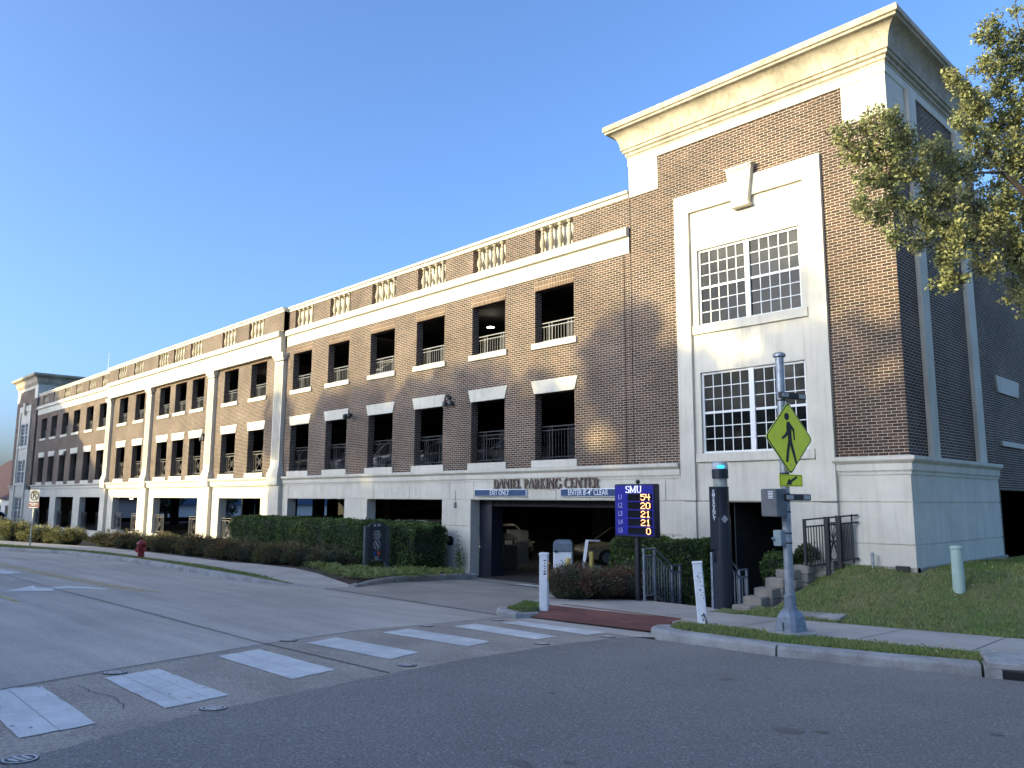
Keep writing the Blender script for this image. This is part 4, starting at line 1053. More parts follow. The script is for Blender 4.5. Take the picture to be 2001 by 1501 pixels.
# white marker posts
def post(x, y, lean, label, grp='white marker posts by the crossing'):
    z = g(x, y) + .12
    t = thing('marker_post', label, 'marker post', (x, y, z), math.radians(35), grp)
    t.rotation_euler = (lean[0], lean[1], math.radians(33))
    mb = MB(); mb.bbox(-.085, .085, -.085, .085, -.15, 1.06, .015); mb.build('post', WHITEP, t, False)
    mb = MB(); mb.bbox(-.095, .095, -.095, .095, 1.05, 1.10, .012); mb.build('cap', WHITEP, t, False)
    return t
tL = post(-11.53, 11.92, (0, 0), 'upright white marker post with orange tag beside the driveway')
mb = MB()
for k, (w, h) in enumerate(((.05, .022), (.03, .02), (.045, .018), (.02, .03), (.045, .025), (.05, .035))):
    mb.box(.0 - w / 2 + .03, .0 + w / 2 + .03, -.0865, -.084, .94 - k * .055, .94 - k * .055 + h)
mb.prism([(-.06, 1.03), (-.06, .99), (-.035, .95), (-.005, .98), (0, 1.03)], lambda q: (-.0865, -q[0] - .03, q[1]), lambda q: (-.084, -q[0] - .03, q[1]))
mb.build('stencil_marks', SBL, tL, False)
mb = MB(); mb.lathe([(.001, .0), (.035, .02), (.035, .05), (.001, .06)], (.10, -.04, .86), 10); mb.box(.087, .105, -.06, -.03, .52, .86); mb.build('orange_tag', mat('tag_orange', (.62, .33, .10), .5), tL, False)
tR = post(-8.25, 12.62, (math.radians(-2.0), math.radians(-3.6)), 'leaning scuffed white marker post left of the crossing sign')
mb = MB()
for k in range(26):
    z = random.choice([random.uniform(.05, .2), random.uniform(.4, 1.0), random.uniform(.65, .9)]); x = random.uniform(-.02, .075); w = random.uniform(.004, .012)
    mb.box(x - w, x + w, -.0865, -.084, z, z + random.uniform(.01, .04))
mb.prism([(.03, -.1), (.085, -.1), (.085, .05), (.06, .16), (.05, .04)], lambda q: (q[0], -.0868, q[1]), lambda q: (q[0], -.084, q[1]))
mb.build('scuffs', mat('scuff', (.07, .06, .05), .9), tR, False)

# occupancy sign
lx, ly = -11.87, 15.42
t = thing('space_counter_sign', 'deep blue illuminated sign counting free spaces on each garage level', 'led sign', (lx + .03, ly, WALK(lx, ly)))
z0 = -.90 - t.location.z; z1 = .36 - t.location.z
mb = MB(); mb.bar((-.02, .05, -.1), (-.02, .05, z0 + .3), .10); mb.build('pole', RAILD, t, False)
mb = MB(); mb.bbox(-.62, .58, -.06, .16, z0, z1, .02); cabn = mb.build('cabinet', mat('cabinet_navy', (.012, .014, .04), .4), t, False)
mb = MB(); mb.box(-.585, .545, -.066, -.058, z0 + .05, z1 - .035); fc = mb.build('face', mat('face_blue', (.006, .008, .25), .35, emit=(.004, .006, .30), estr=.05), t, False)
mb = MB(); roman(mb, 'SMU', .165, lambda x, y, d: (-.02 + x, -.067 - d, z1 - .13 + y), .004, sx=1.22, wt=.85)
mb.build('lettering', mat('sign_lit_white', (.8, .82, .9), .5, emit=(.7, .75, .9), estr=.35), t, False)
mb = MB()
rows = [('L1', '54'), ('L2', '20'), ('L3', '21'), ('L4', '21'), ('L5', '0')]
FONT5 = {'5': ['11111', '10000', '11110', '00001', '00001', '10001', '01110'], '4': ['10010', '10010', '10010', '11111', '00010', '00010', '00010'], '2': ['01110', '10001', '00001', '00110', '01000', '10000', '11111'],
         '0': ['01110', '10001', '10001', '10001', '10001', '10001', '01110'], '1': ['00100', '01100', '00100', '00100', '00100', '00100', '01110']}
dots = MB(); wn = MB()
for i, (l, n) in enumerate(rows):
    zc = z1 - .315 - i * .198
    text_mesh(mb, l, .165, lambda x, y, d: (-.43 + x, -.067 - d, zc + y), .8, depth=.003)
    wn.box(-.20, .515, -.074, -.06, zc - .082, zc + .082)
    for j, ch in enumerate(n[::-1]):
        ox = .49 - .15 * (j + 1)
        for r, row in enumerate(FONT5[ch]):
            for c, v in enumerate(row):
                if v == '1': x = ox + c * .0265; z = zc + .066 - r * .022; dots.box(x, x + .019, -.078, -.073, z - .008, z + .008)
mb.build('level_labels', mat('label_grey', (.6, .6, .68), .5), t, False)
w = wn.build('display_window', mat('display_black', (.008, .008, .012), .2), t, False)
dots.build('lit_digits', mat('led_orange', (.9, .5, .3), .5, emit=(1.0, .42, .16), estr=1.6), w, False)
mb = MB(); mb.sphere((.02, .05, z1 + .05), .055); mb.build('sensor', BLACKP, t, False)

# stairs, handrails, retaining blocks
mb = MB()
zf0 = WALK(-10.7, 15.7)
nst = 3; 
for k in range(nst + 1):
    y0 = 15.72 + k * .32; z = zf0 - (k + 1) * (zf0 + 2.72) / (nst + 1) * 1.0
    y1 = y0 + .32 if k < nst else 18.6
    mb.box(-11.8, -9.55, y0, y1, -3.2, z)
st = struct(mb.build('stairs', mat('stair_stone', (.20, .17, .14), .9, var=.15, scale=5)))
mb = MB()
for k in range(nst + 1):
    y0 = 15.72 + k * .32; z = zf0 - (k + 1) * (zf0 + 2.72) / (nst + 1)
    for q in range(4): mb.box(-11.75, -9.6, y0 + .03 + q * .07, y0 + .055 + q * .07, z, z + .004)
struct(mb.build('stair_tread_strips', JD))
def handrail(x, label):
    z0 = WALK(x, 15.5)
    t = thing('stair_handrail', label, 'handrail', (x, 15.5, z0), group='grey handrails of the entrance stairs')
    T = lambda y, h: (0, y, h)
    dz = -.44
    w = .045
    a, b, c, d = 0, .42, 1.12, 1.45
    for y, h0, h1 in ((a, -.05, 1.21), (b, -.05, 1.21), (c, dz - .3, dz + 1.22), (d, dz - .45, dz + 1.21)): mb = MB(); mb.bar(T(y, h0), T(y, h1), .05); mb.build('post', GALVD, t, False)
    for h in (1.20, 1.04, .12): mb = MB(); mb.path([T(a, h), T(b, h), T(c, h + dz), T(d, h + dz)], .022 if h > 1 else .018, 8); mb.build('rail', GALVD, t, False)
    for k in range(12):
        mb = MB()
        y = .12 + k * .112; s = 0 if y < b else (dz * min(1, (y - b) / (c - b)))
        mb.bar(T(y, .12 + s), T(y, 1.03 + s), .018); mb.build('baluster', GALVD, t, False)
    return t
handrail(-11.7, 'grey metal stair handrail beside the blue space counter sign')
handrail(-9.85, 'grey metal stair handrail behind the navy phone tower')
BLK = mat('retaining_block', (.30, .27, .225), .9, var=.15, scale=4, bump=.5, bscale=30)
t = thing('retaining_wall', 'low stepped wall of tan stone blocks climbing beside the entrance stairs', 'retaining wall', (-9.4, 16.0, -2.4))
base = [(-9.20, 15.75, -2.36, -2.24), (-9.14, 16.1, -2.36, -2.08), (-9.06, 16.45, -2.3, -1.92), (-8.98, 16.8, -2.2, -1.72), (-8.87, 17.12, -2.1, -1.55), (-8.72, 17.46, -2.0, -1.46), (-8.55, 17.8, -2.0, -1.40), (-8.30, 17.82, -2.0, -1.36)]
for i, (x, y, za, zb) in enumerate(base):
    n = max(1, round((zb + 2.45) / .18)); h = (zb + 2.6) / n
    mb = MB()
    for k in range(n):
        q = random.uniform(-.015, .015); mb.bbox(x - .24 + q, x + .20 + q, y - .19, y + .185, zb - (k + 1) * h + .006, zb - k * h, .018)
    mb.build('block', BLK, t)
t = thing('metal_fence', 'short black fence panel with interlaced ovals above the retaining wall', 'fence', (-8.6, 17.3, -2.0))
F0 = Vector((-8.60, 17.3)); F1 = Vector((-7.75, 18.0)); fd = (F1 - F0).normalized(); FL = (F1 - F0).length
FP = lambda s, z: (F0.x + fd.x * s, F0.y + fd.y * s, z)
zt = lambda s: -.45 + .11 * s; zbm = lambda s: -1.49 + .19 * s
for s, w in ((.03, .06), (FL * .47, .10), (FL * .70, .10), (FL - .04, .03)): mb = MB(); mb.bar(FP(s, -1.40 if s > FL - .1 else -2.02 + s * .35), FP(s, zt(s) + .02), w); mb.build('post', RAILD, t)
for o in (0, -.16): mb = MB(); mb.bar(FP(0, zt(0) + o), FP(FL + .1, zt(FL) + o), .035); mb.build('rail', RAILD, t)
mb = MB(); mb.bar(FP(0, zbm(0)), FP(FL + .08, zbm(FL)), .035); mb.build('rail', RAILD, t)
for a, b in ((.08, FL * .45), (FL * .74, FL - .06)):
    n = 7
    for k in range(n): s = a + (b - a) * (k + .5) / n; mb = MB(); mb.bar(FP(s, zbm(s)), FP(s, zt(s) - .16), .018); mb.build('picket', RAILD, t)
mb = MB(); s0, s1 = FL * .50, FL * .67; cs = (s0 + s1) / 2; rs = (s1 - s0) / 2; zc = -.92
for q in (-.19, .19): mb.path([FP(cs + rs * math.cos(a), zc + q + .22 * math.sin(a)) for a in np.linspace(0, 2 * PI, 17)], .011, 5)
for q in (-1, 1): mb.path([FP(cs - rs * q, zc - .4), FP(cs, zc), FP(cs + rs * q * .4, zc + .4)], .011, 5); mb.path([FP(cs - rs * q, zc - .25), FP(cs + rs * q, zc + .3)], .011, 5)
mb.bar(FP(s0, -.50), FP(s1, -.50), .02); mb.build('oval_ornament', RAILD, t)

# small things on the lawn
mx_, my_ = -5.55, 17.6
z = lawn(mx_, my_); 
t = thing('utility_marker', 'pale green round utility marker standing on the lawn', 'utility marker', (mx_, my_, z)); mb = MB()
mb.lathe([(.115, -.1), (.105, .80), (.118, .81), (.118, .84), (.09, .87), (.001, .88)], n=20); mb.build('tube', mat('mint', (.36, .47, .41), .6, var=.05), t, False, smooth=True)
t = thing('manhole_cover', 'round dark iron manhole cover set into the pavement at the right edge', 'manhole cover', (-3.5, 13.55, WALK(-3.5, 13.55) + .002), 0)
t.rotation_euler = (-.05, 0, 0)
mb = MB(); mb.lathe([(.28, -.01), (.28, .004), (.001, .004)], n=28)
for k in range(-3, 4): mb.box(-.2, .2, k * .06 - .01, k * .06 + .01, .003, .010)
mb.build('cover', mat('iron', (.05, .045, .045), .6, metal=.5), t, False)
ux, uy = -7.6, 15.75
t = thing('ground_box', 'rectangular concrete utility lid lying in the grass behind the crossing sign', 'utility lid', (ux, uy, lawn(ux, uy) + .02), math.radians(8)); t.rotation_euler[0] = .05
mb = MB(); mb.bbox(-.5, .5, -.28, .28, -.05, .012, .01); mb.build('lid', CURB, t, False)
t = thing('conduit_stub', 'short grey pipe stub against the foot of the stone tower', 'pipe', (-7.35, 17.93, -1.45)); mb = MB(); mb.tube((0, 0, -.1), (0, 0, .28), .035, n=10); mb.sphere((0, 0, .28), .045); mb.build('pipe', GALV, t, False)
t = thing('wall_vent', 'small dark vent low on the stone tower by the grass', 'vent', (-6.75, 17.98, -1.44)); mb = MB(); mb.bbox(-.14, .14, -.03, .05, -.06, .05, .01); mb.build('vent', BLACKP, t, False)

# storm drain inlet at the right edge
t = thing('storm_drain', 'concrete storm drain inlet with a dark slot in the right-hand kerb', 'storm drain', (-3.0, 12.05, g(-3, 12.05)), math.radians(22))
mb = MB(); mb.bbox(-.5, 2.0, .02, .9, .10, .20, .02); mb.box(-.5, -.35, -.02, .3, -.2, .11); mb.build('slab', CURB, t, False)
mb = MB(); mb.box(-.34, 2.0, -.035, .0, .0, .10); mb.build('slot', SBL, t, False)

# lights set in the road along the crosswalk
discs = [(-6.36, 1.50), (-7.10, 3.15), (-8.03, 5.93), (-8.50, 8.75), (-8.52, 10.3), (-9.22, 3.0), (-10.51, 5.7), (-10.98, 8.5), (-11.1, 10.25)]
where = ['at the bottom left corner of the view', 'below the second white bar from the left', 'below the third white bar', 'below the fifth white bar', 'nearest the brick ramp on the asphalt side', 'above the second white bar from the left', 'above the third white bar', 'above the fifth white bar', 'by the kerbed island of the driveway']
D0 = None
for (x, y), wtxt in zip(discs, where):
    lab = 'round white-rimmed light set in the crosswalk, ' + wtxt
    if D0 is None:
        t = thing('pavement_light', lab, 'pavement light', (x, y, g(x, y)), .3, 'lights set in the road along the crosswalk'); D0 = t
        mb = MB(); mb.lathe([(.12, -.01), (.12, .010), (.001, .010)], n=24); mb.build('frame', mat('disc_iron', (.09, .085, .08), .7), t, False)
        mb = MB()
        n = 24
        for k in range(n):
            a0, a1 = 2 * PI * k / n, 2 * PI * (k + 1) / n
            mb.poly([(r * math.cos(a), r * math.sin(a), .016) for r, a in ((.092, a0), (.108, a0), (.108, a1), (.092, a1))])
        mb.box(-.075, .075, -.012, .012, .012, .018); 
        for s in (-1, 1): mb.box(-.055, .055, s * .045 - .012, s * .045 + .012, .012, .018)
        mb.build('lens_ring', mat('ring_white', (.5,.5,.5), .5), t, False)
    else: t = dup(D0, (x, y, g(x, y)), random.uniform(0, .6), lab)
    t.rotation_euler[0] = -.05; t.rotation_euler[1] = -.006

# monument sign
sx_, sy_ = -23.0, 15.6; sz = g(sx_, sy_) + .1
t = thing('monument_sign', 'dark grey campus monument sign with arched top in front of the hedge', 'sign', (sx_, sy_, sz), math.radians(78)); t.scale = (.68, .9, .97)
DG = mat('sign_dark', (.028, .034, .04), .5)
mb = MB(); mb.bbox(-.95, .95, -.22, .22, -.25, .10, .02); mb.build('plinth', CURB, t, False)
for s in (-1, 1):
    mb = MB(); mb.bbox(s * .56 - .10, s * .56 + .10, -.11, .11, .05, 1.53, .01); mb.box(s * .56 - .12, s * .56 + .12, -.13, .13, 1.52, 1.56); mb.box(s * .56 - .11, s * .56 + .11, -.12, .12, .34, .37); mb.build('pillar', mat('sign_pillar', (.05, .065, .075), .5), t, False)
mb = MB(); P = [(-.46, .36), (.46, .36), (.46, 1.52)] + [(.46 * math.cos(a), 1.52 + .19 * math.sin(a)) for a in np.linspace(0.25, PI - .25, 11)] + [(-.46, 1.52)]
mb.prism(P, lambda q: (q[0], -.04, q[1]), lambda q: (q[0], .06, q[1])); pn = mb.build('panel', DG, t, False)
mb = MB()
TP = lambda z: (lambda x, y, d: (x, -.045 - d, z + y))
roman(mb, 'SMU', .09, lambda x, y, d: (.08 + x, -.042 - d, 1.60 + y), .004, wt=.8)
mb.prism([(-.2, 1.56), (-.09, 1.56), (-.11, 1.60), (-.145, 1.655), (-.18, 1.60)], lambda q: (q[0], -.042, q[1]), lambda q: (q[0], -.048, q[1]))
for k, w in enumerate(('DANIEL', 'PARKING', 'CENTER')): roman(mb, w, .082, lambda x, y, d, k=k: (x, -.042 - d, 1.38 - k * .105 + y), .004, wt=.7)
roman(mb, 'N', .22, lambda x, y, d: (x, -.042 - d, .93 + y), .004)
mb.path([(.17 * math.cos(a), -.046, .93 + .17 * math.sin(a)) for a in np.linspace(0, 2 * PI, 29)], .009, 4)
text_mesh(mb, 'Permits', .085, TP(.50), .9, depth=.002); text_mesh(mb, 'ONLY', .085, TP(.42), .9, depth=.002)
mb.box(-.3, .3, -.046, -.04, .395, .400)
mb.build('lettering', mat('sign_letter', (.72, .72, .72), .5), pn, False)
mb = MB(); mb.tube((-.11, -.04, .63), (-.11, -.05, .63), .07, n=16); mb.build('blue_dot', mat('dot_blue', (.03, .08, .35), .5), pn, False)
mb = MB(); mb.tube((.10, -.04, .63), (.10, -.05, .63), .075, n=16); mb.build('orange_dot', mat('dot_orange', (.6, .10, .03), .5), pn, False)

# no parking sign
nx_, ny_ = -40.5, 9.2; nz = g(nx_, ny_) + .13
t = thing('no_parking_sign', 'no parking sign with small red plate on a thin post by the far kerb', 'sign', (nx_, ny_, nz), math.radians(38)); t.rotation_euler[1] = math.radians(1)
mb = MB(); mb.bar((0, .02, -.1), (0, .02, 2.5), .05); mb.build('post', GALV, t, False)
mb = MB(); mb.bbox(-.235, .235, -.012, 0, 1.98, 2.52, .003); pl = mb.build('plate', mat('plate_shaded', (.36, .37, .39), .5), t, False)  # plate colour darkened to stand in for shade over the sign
mb = MB(); text_mesh(mb, 'P', .40, lambda x, y, d: (x, -.014 - d, 2.27 + y), .9, depth=.002, bold=.01)
mb.path([(.18 * math.cos(a), -.017, 2.26 + .2 * math.sin(a)) for a in np.linspace(0, 2 * PI, 25)], .018, 4); mb.path([(-.12, -.019, 2.41), (.13, -.019, 2.11)], .018, 4); mb.build('symbol', SBL, pl, False)
mb = MB(); mb.bbox(-.27, .27, -.012, 0, 1.70, 1.95, .003); rp = mb.build('red_plate', mat('sign_red', (.12, .008, .02), .5), t, False)
mb = MB()
for k, (w, z) in enumerate(((.4, 1.90), (.22, 1.84), (.42, 1.735))):
    n = int(w / .05)
    for j in range(n): mb.box(-w / 2 + j * w / n, -w / 2 + (j + .75) * w / n, -.015, -.011, z - .018, z + .012)
mb.build('lettering', SWH, rp, False)

# hydrant
hx, hy = -31.2, 10.75; hz = g(hx, hy) + .13
t = thing('fire_hydrant', 'dark red fire hydrant on the grass strip by the kerb', 'hydrant', (hx, hy, hz), .5)
RED = mat('hydrant_red', (.26, .018, .022), .45, var=.15)
mb = MB(); mb.lathe([(.16, -.05), (.16, .03), (.115, .04), (.115, .38), (.155, .40), (.155, .44), (.12, .45), (.13, .50)], n=20); mb.build('barrel', RED, t, False, smooth=True)
mb = MB(); mb.lathe([(.17, .50), (.17, .53), (.12, .60), (.05, .64), (.03, .65), (.03, .70), (.001, .70)], n=20); mb.build('bonnet', RED, t, False, smooth=True)
for a in (0, PI / 2 * 3, PI):
    mb = MB(); d = Vector((math.cos(a), math.sin(a), 0)); r = .075 if a == PI / 2 * 3 else .055
    mb.tube(d * .08 + Vector((0, 0, .30)), d * .20 + Vector((0, 0, .30)), r, n=12); mb.tube(d * .2 + Vector((0, 0, .30)), d * .22 + Vector((0, 0, .30)), r * 1.25, n=8); mb.build('outlet', RED, t, False)

# entrance equipment
E0 = -2.63
t = thing('ticket_machine', 'white ticket machine with grey rounded hood at the garage entrance', 'ticket machine', (-16.6, 18.0, g(-16.6, 18.0)), math.radians(38))
mb = MB(); mb.bbox(-.28, .28, -.28, .28, -.05, 1.08, .02); mb.build('body', WHITEP, t, False)
mb = MB(); mb.loft([[(x, y, z) for x, y in ((-w, -w), (w, -w), (w, w), (-w, w))] for z, w in ((1.08, .29), (1.32, .285), (1.40, .24), (1.42, .2))]); mb.build('hood', mat('hood_grey', (.14, .18, .22), .5), t, False)
mb = MB(); mb.box(-.05, .0, -.284, -.279, .55, .58); mb.bbox(-.23, -.17, -.34, -.28, 1.05, 1.13, .01); mb.build('lock', SBL, t, False)
YP = mat('bollard_yellow', (.55, .42, .10), .5, var=.08)
for i, (x, y, h, lab) in enumerate(((-15.5, 17.0, .92, 'pale yellow bollard in front of the white ticket machine'), (-16.0, 18.6, 1.1, 'pale yellow bollard behind the slanting barrier arm'))):
    t = thing('yellow_bollard', lab, 'bollard', (x, y, g(x, y))); mb = MB(); mb.lathe([(.075, -.05), (.075, h - .03), (.05, h), (.001, h + .01)], n=16); mb.build('post', YP, t, False, smooth=True)
t = thing('barrier_arm_post', 'slanting white barrier arm post right of the ticket machine', 'barrier', (-15.75, 17.8, g(-15.15, 17.4)), math.radians(30))
mb = MB(); mb.bar((0, 0, -.05), (.22, 0, 1.42), .09); mb.build('arm', WHITEP, t, False)
mb = MB(); mb.box(.18, .6, -.03, .03, 1.38, 1.43); mb.build('bracket', GALV, t, False)
t = thing('control_box', 'squat dark grey electrical box beside the barrier arm', 'electrical box', (-16.4, 19.1, -2.63), math.radians(30))
mb = MB(); mb.bbox(-.30, .30, -.22, .22, -.05, .60, .015); mb.build('box', mat('box_dark', (.10, .12, .14), .5), t, False)
mb = MB(); mb.box(-.1, -.04, -.226, -.22, .47, .53); mb.build('label_plate', SWH, t, False)
t = thing('trash_receptacle', 'square pebbled trash receptacle with dark hood just inside the entrance', 'trash can', (-21.9, 20.4, E0), math.radians(10))
PEB = mat('pebbled', (.10, .085, .07), .9, var=.2, scale=30, fine=.4, fscale=60)
mb = MB(); mb.bbox(-.42, .42, -.42, .42, 0, .92, .02); mb.build('bin', PEB, t, False)
mb = MB(); mb.loft([[(x, y, z) for x, y in ((-w, -w), (w, -w), (w, w), (-w, w))] for z, w in ((1.12, .42), (1.16, .42), (1.32, .25), (1.34, .2))])
for sx in (-.3, .3):
    for sy in (-.3, .3): mb.box(sx - .03, sx + .03, sy - .03, sy + .03, .92, 1.12)
mb.build('hood', BLACKP, t, False)
t = thing('notice_board', 'pale freestanding notice board behind the trash receptacle', 'board', (-22.0, 21.3, E0), .2); mb = MB(); mb.bbox(-.5, .5, -.02, .02, .2, 1.45, .005); mb.box(-.45, -.4, -.02, .02, 0, .2); mb.box(.4, .45, -.02, .02, 0, .2); mb.build('panel', mat('board_tan', (.22, .20, .15), .8), t, False)
t = thing('kerb_island', 'raised concrete island inside the garage entrance', 'island', (-17, 21.5, E0)); mb = MB(); mb.bbox(-3.4, 2.2, -.5, .5, -.02, .16, .03); mb.build('kerb', CONC_IN, t, False)
# ------------------------------------------------------------------ cars
def car(label, paint, loc, rz, L=4.5, H=1.45, suv=False):
    t = thing('parked_car', label, 'car', loc, rz, 'cars parked around the garage')
    h = L / 2; W = .89
    st = [(-h, .42, .72, .70), (-h + .06, .32, .92, .78), (-h + .35, .25, .98 if not suv else 1.05, .86), (-1.4, .2, .98 if not suv else 1.05, W), (0, .2, .93 if not suv else 1.02, W), (.95, .2, .93 if not suv else 1.0, W), (h - .75, .22, .86, .87), (h - .3, .26, .76, .80), (h - .05, .34, .62, .68), (h, .42, .54, .60)]
    mb = MB()
    mb.loft([[(x, -w * .92, b), (x, -w, b + .12), (x, -w, (b + tp) / 2), (x, -w * .97, tp - .08), (x, -w * .86, tp), (x, w * .86, tp), (x, w * .97, tp - .08), (x, w, (b + tp) / 2), (x, w, b + .12), (x, w * .92, b)] for x, b, tp, w in st])
    body = mb.build('body', paint, t, False, smooth=True)
    bz = .93 if not suv else 1.02
    if suv: pr = [(1.15, bz - .05), (.45, H - .06), (.2, H), (-1.6, H - .02), (-1.95, H - .12), (-2.15, bz)]
    else: pr = [(1.2, bz - .08), (.35, H - .07), (.0, H), (-.9, H - .03), (-1.2, H - .09), (-1.95, bz + .02)]
    mb = MB(); mb.loft([[(p[0], s * (.80 - .17 * max(0, (p[1] - bz) / (H - bz))), p[1]) for p in pr] for s in (-1, 1)]); mb.build('windows', GLASS, t, False)
    mb = MB(); rp = [pr[1], pr[2], pr[3], pr[4]]
    mb.loft([[(p[0], s * .66, p[1] + .012) for p in rp] + [(p[0], s * .66, p[1] - .03) for p in rp[::-1]] for s in (-1, 1)]); mb.build('roof', paint, t, False)
    for s in (-1, 1):
        for a, b in ((0, 1), (4, 5)):
            mb = MB(); mb.bar((pr[a][0], s * .80, pr[a][1]), (pr[b][0], s * (.64 if b == 1 else .79), pr[b][1]), .06); mb.build('roof_pillar', paint, t, False)
    for x in (-h + .85, h - .85):
        for s in (-1, 1):
            mb = MB(); mb.tube((x, s * .68, .32), (x, s * .90, .32), .32, n=20); w = mb.build('wheel', BLACKP, t, False)
            mb = MB(); mb.tube((x, s * .88, .32), (x, s * .905, .32), .20, n=12); mb.build('rim', GALV, w, False)
    for s in (-1, 1):
        mb = MB(); mb.prism([(s * .48, .60), (s * .80, .70), (s * .78, .76), (s * .50, .66)], lambda q: (h - .02 - .12 * (abs(q[0]) - .45) / .3, q[0], q[1]), lambda q: (h - .40, q[0], q[1])); mb.build('headlight', LENS, t, False)
        mb = MB(); mb.bbox(.75, .95, s * .88 - .09, s * .88 + .09, bz, bz + .13, .03); mb.build('mirror', paint, t, False)
    mb = MB(); mb.bbox(h - .1, h + .012, -.5, .5, .34, .52, .02); mb.build('grille', BLACKP, t, False)
    return t
CREAM = mat('paint_cream', (.52, .46, .35), .3, var=.03, coat=.5); PWH = mat('paint_white', (.72, .72, .72), .3, var=.02, coat=.5)
PSIL = mat('paint_silver', (.32, .34, .36), .3, metal=.6, var=.03); PDK = mat('paint_dark', (.03, .032, .036), .3, var=.02, coat=.5); PRED = mat('paint_red', (.3, .02, .02), .3)
car('cream hatchback facing out, behind the ticket machine inside the entrance', CREAM, (-20.9, 26.5, -2.63), math.radians(246), 4.4, 1.5)
car('cream car half hidden by the dark gate post inside the entrance', CREAM, (-27.4, 25.4, -2.63), math.radians(-20), 4.5, 1.45)
car('white car with its roof showing over the long hedge', PWH, (-26.7, 20.9, -2.63), math.radians(4), 4.7, 1.72, True)
car('black car in the ground opening behind the red hydrant', PDK, (-46.2, 21.0, -2.63), math.radians(3), 4.6, 1.5)
car('dark car deep in the middle ground opening', PDK, (-52.0, 27.0, -2.63), math.radians(95), 4.6, 1.5)
car('white car behind the third-floor railing of the fifth bay from the tower', PWH, (-29.8, 21.6, 4.7), math.radians(90), 4.5, 1.5)
car('silver car behind the second-floor railing two bays left of the dome camera', PSIL, (-33.3, 22.0, 1.02), math.radians(-90), 4.5, 1.6, True)
car('white car behind the second-floor railing left of the twin dome camera', PWH, (-30.3, 22.0, 1.02), math.radians(-90), 4.5, 1.7, True)
car('grey car behind the second-floor railing right of the twin dome camera', PSIL, (-26.9, 22.0, 1.02), math.radians(-90), 4.5, 1.45)
car('dark silver car behind the second-floor railing above the monument sign', PSIL, (-23.8, 22.0, 1.02), math.radians(-90), 4.5, 1.45)
car('silver car behind the second-floor railing nearest the sunlit pilaster', PSIL, (-38.0, 22.0, 1.02), math.radians(-90), 4.5, 1.7, True)
car('pale blue car parked past the far left tower', mat('paint_blue', (.35, .45, .6), .3), (-98.2, 19.0, g(-98, 19)), math.radians(80), 4.6, 1.6, True)

# ------------------------------------------------------------------ planting
def hedge_pts(x0, x1, y0, y1, z0, z1, n, r=.12):
    lx, ly, lz = x1 - x0, y1 - y0, z1 - z0
    A = [lx * lz, lx * lz * .4, ly * lz, ly * lz, lx * ly]; A = np.array(A) / sum(A)
    f = rng.choice(5, n, p=A); u = rng.random(n); v = rng.random(n); p = np.zeros((n, 3))
    d = np.abs(rng.normal(size=n)) * .05
    for k in range(5):
        m = f == k
        if k < 2: p[m] = np.column_stack([x0 + u[m] * lx, (y0 + d[m] if k == 0 else y1 - d[m]), z0 + v[m] * lz])
        elif k < 4: p[m] = np.column_stack([(x0 + d[m] if k == 2 else x1 - d[m]), y0 + u[m] * ly, z0 + v[m] * lz])
        else: p[m] = np.column_stack([x0 + u[m] * lx, y0 + v[m] * ly, z1 - d[m]])
    # rounded shoulders and a lumpy face
    c = np.array([(x0 + x1) / 2, (y0 + y1) / 2, (z0 + z1) / 2]); hh = np.array([lx, ly, lz]) / 2
    q = (p - c) / hh
    lump = .045 * (np.sin(p[:, 0] * 3.1 + p[:, 2] * 2) + np.sin(p[:, 0] * 7.3 + 1) * .5 + np.sin(p[:, 2] * 6.1 + p[:, 0] * 2.2) * .5)
    e = np.clip((np.abs(q[:, 2]) - .8) / .2, 0, 1); e2 = np.clip((np.abs(q[:, 0]) - (1 - .2 / hh[0])) / (.2 / hh[0]), 0, 1)
    p[:, 1] += -np.sign(q[:, 1]) * r * e ** 2; p[:, 2] -= r * e2 ** 2 * (q[:, 2] > .5) + r * .5 * (np.clip((np.abs(q[:, 1]) - .7) / .3, 0, 1) ** 2) * (q[:, 2] > .5)
    p += (q / (np.linalg.norm(q, axis=1)[:, None] + 1e-9)) * lump[:, None]
    p += rng.normal(size=p.shape) * .02
    spr = rng.random(n) < .012; p[spr, 2] += rng.random(spr.sum()) * .10 * (q[spr, 2] > .8)
    return p
def hedge(label, x0, x1, y0, y1, z0, z1, n, size, rz=0):
    t = thing('hedge', label, 'hedge', ((x0 + x1) / 2, (y0 + y1) / 2, z0))
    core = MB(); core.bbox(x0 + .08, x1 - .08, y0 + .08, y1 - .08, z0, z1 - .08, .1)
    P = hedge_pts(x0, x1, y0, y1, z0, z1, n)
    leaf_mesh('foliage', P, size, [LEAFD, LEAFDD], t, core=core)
    return t
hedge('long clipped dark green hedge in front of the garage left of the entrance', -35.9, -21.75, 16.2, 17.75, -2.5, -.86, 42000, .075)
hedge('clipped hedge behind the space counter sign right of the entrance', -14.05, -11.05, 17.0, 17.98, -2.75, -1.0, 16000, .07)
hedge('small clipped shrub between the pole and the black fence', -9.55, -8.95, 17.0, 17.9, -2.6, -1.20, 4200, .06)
hedge('low clipped greenery behind the black fence against the tower', -9.0, -8.6, 17.62, 17.98, -1.9, -1.02, 2200, .06)

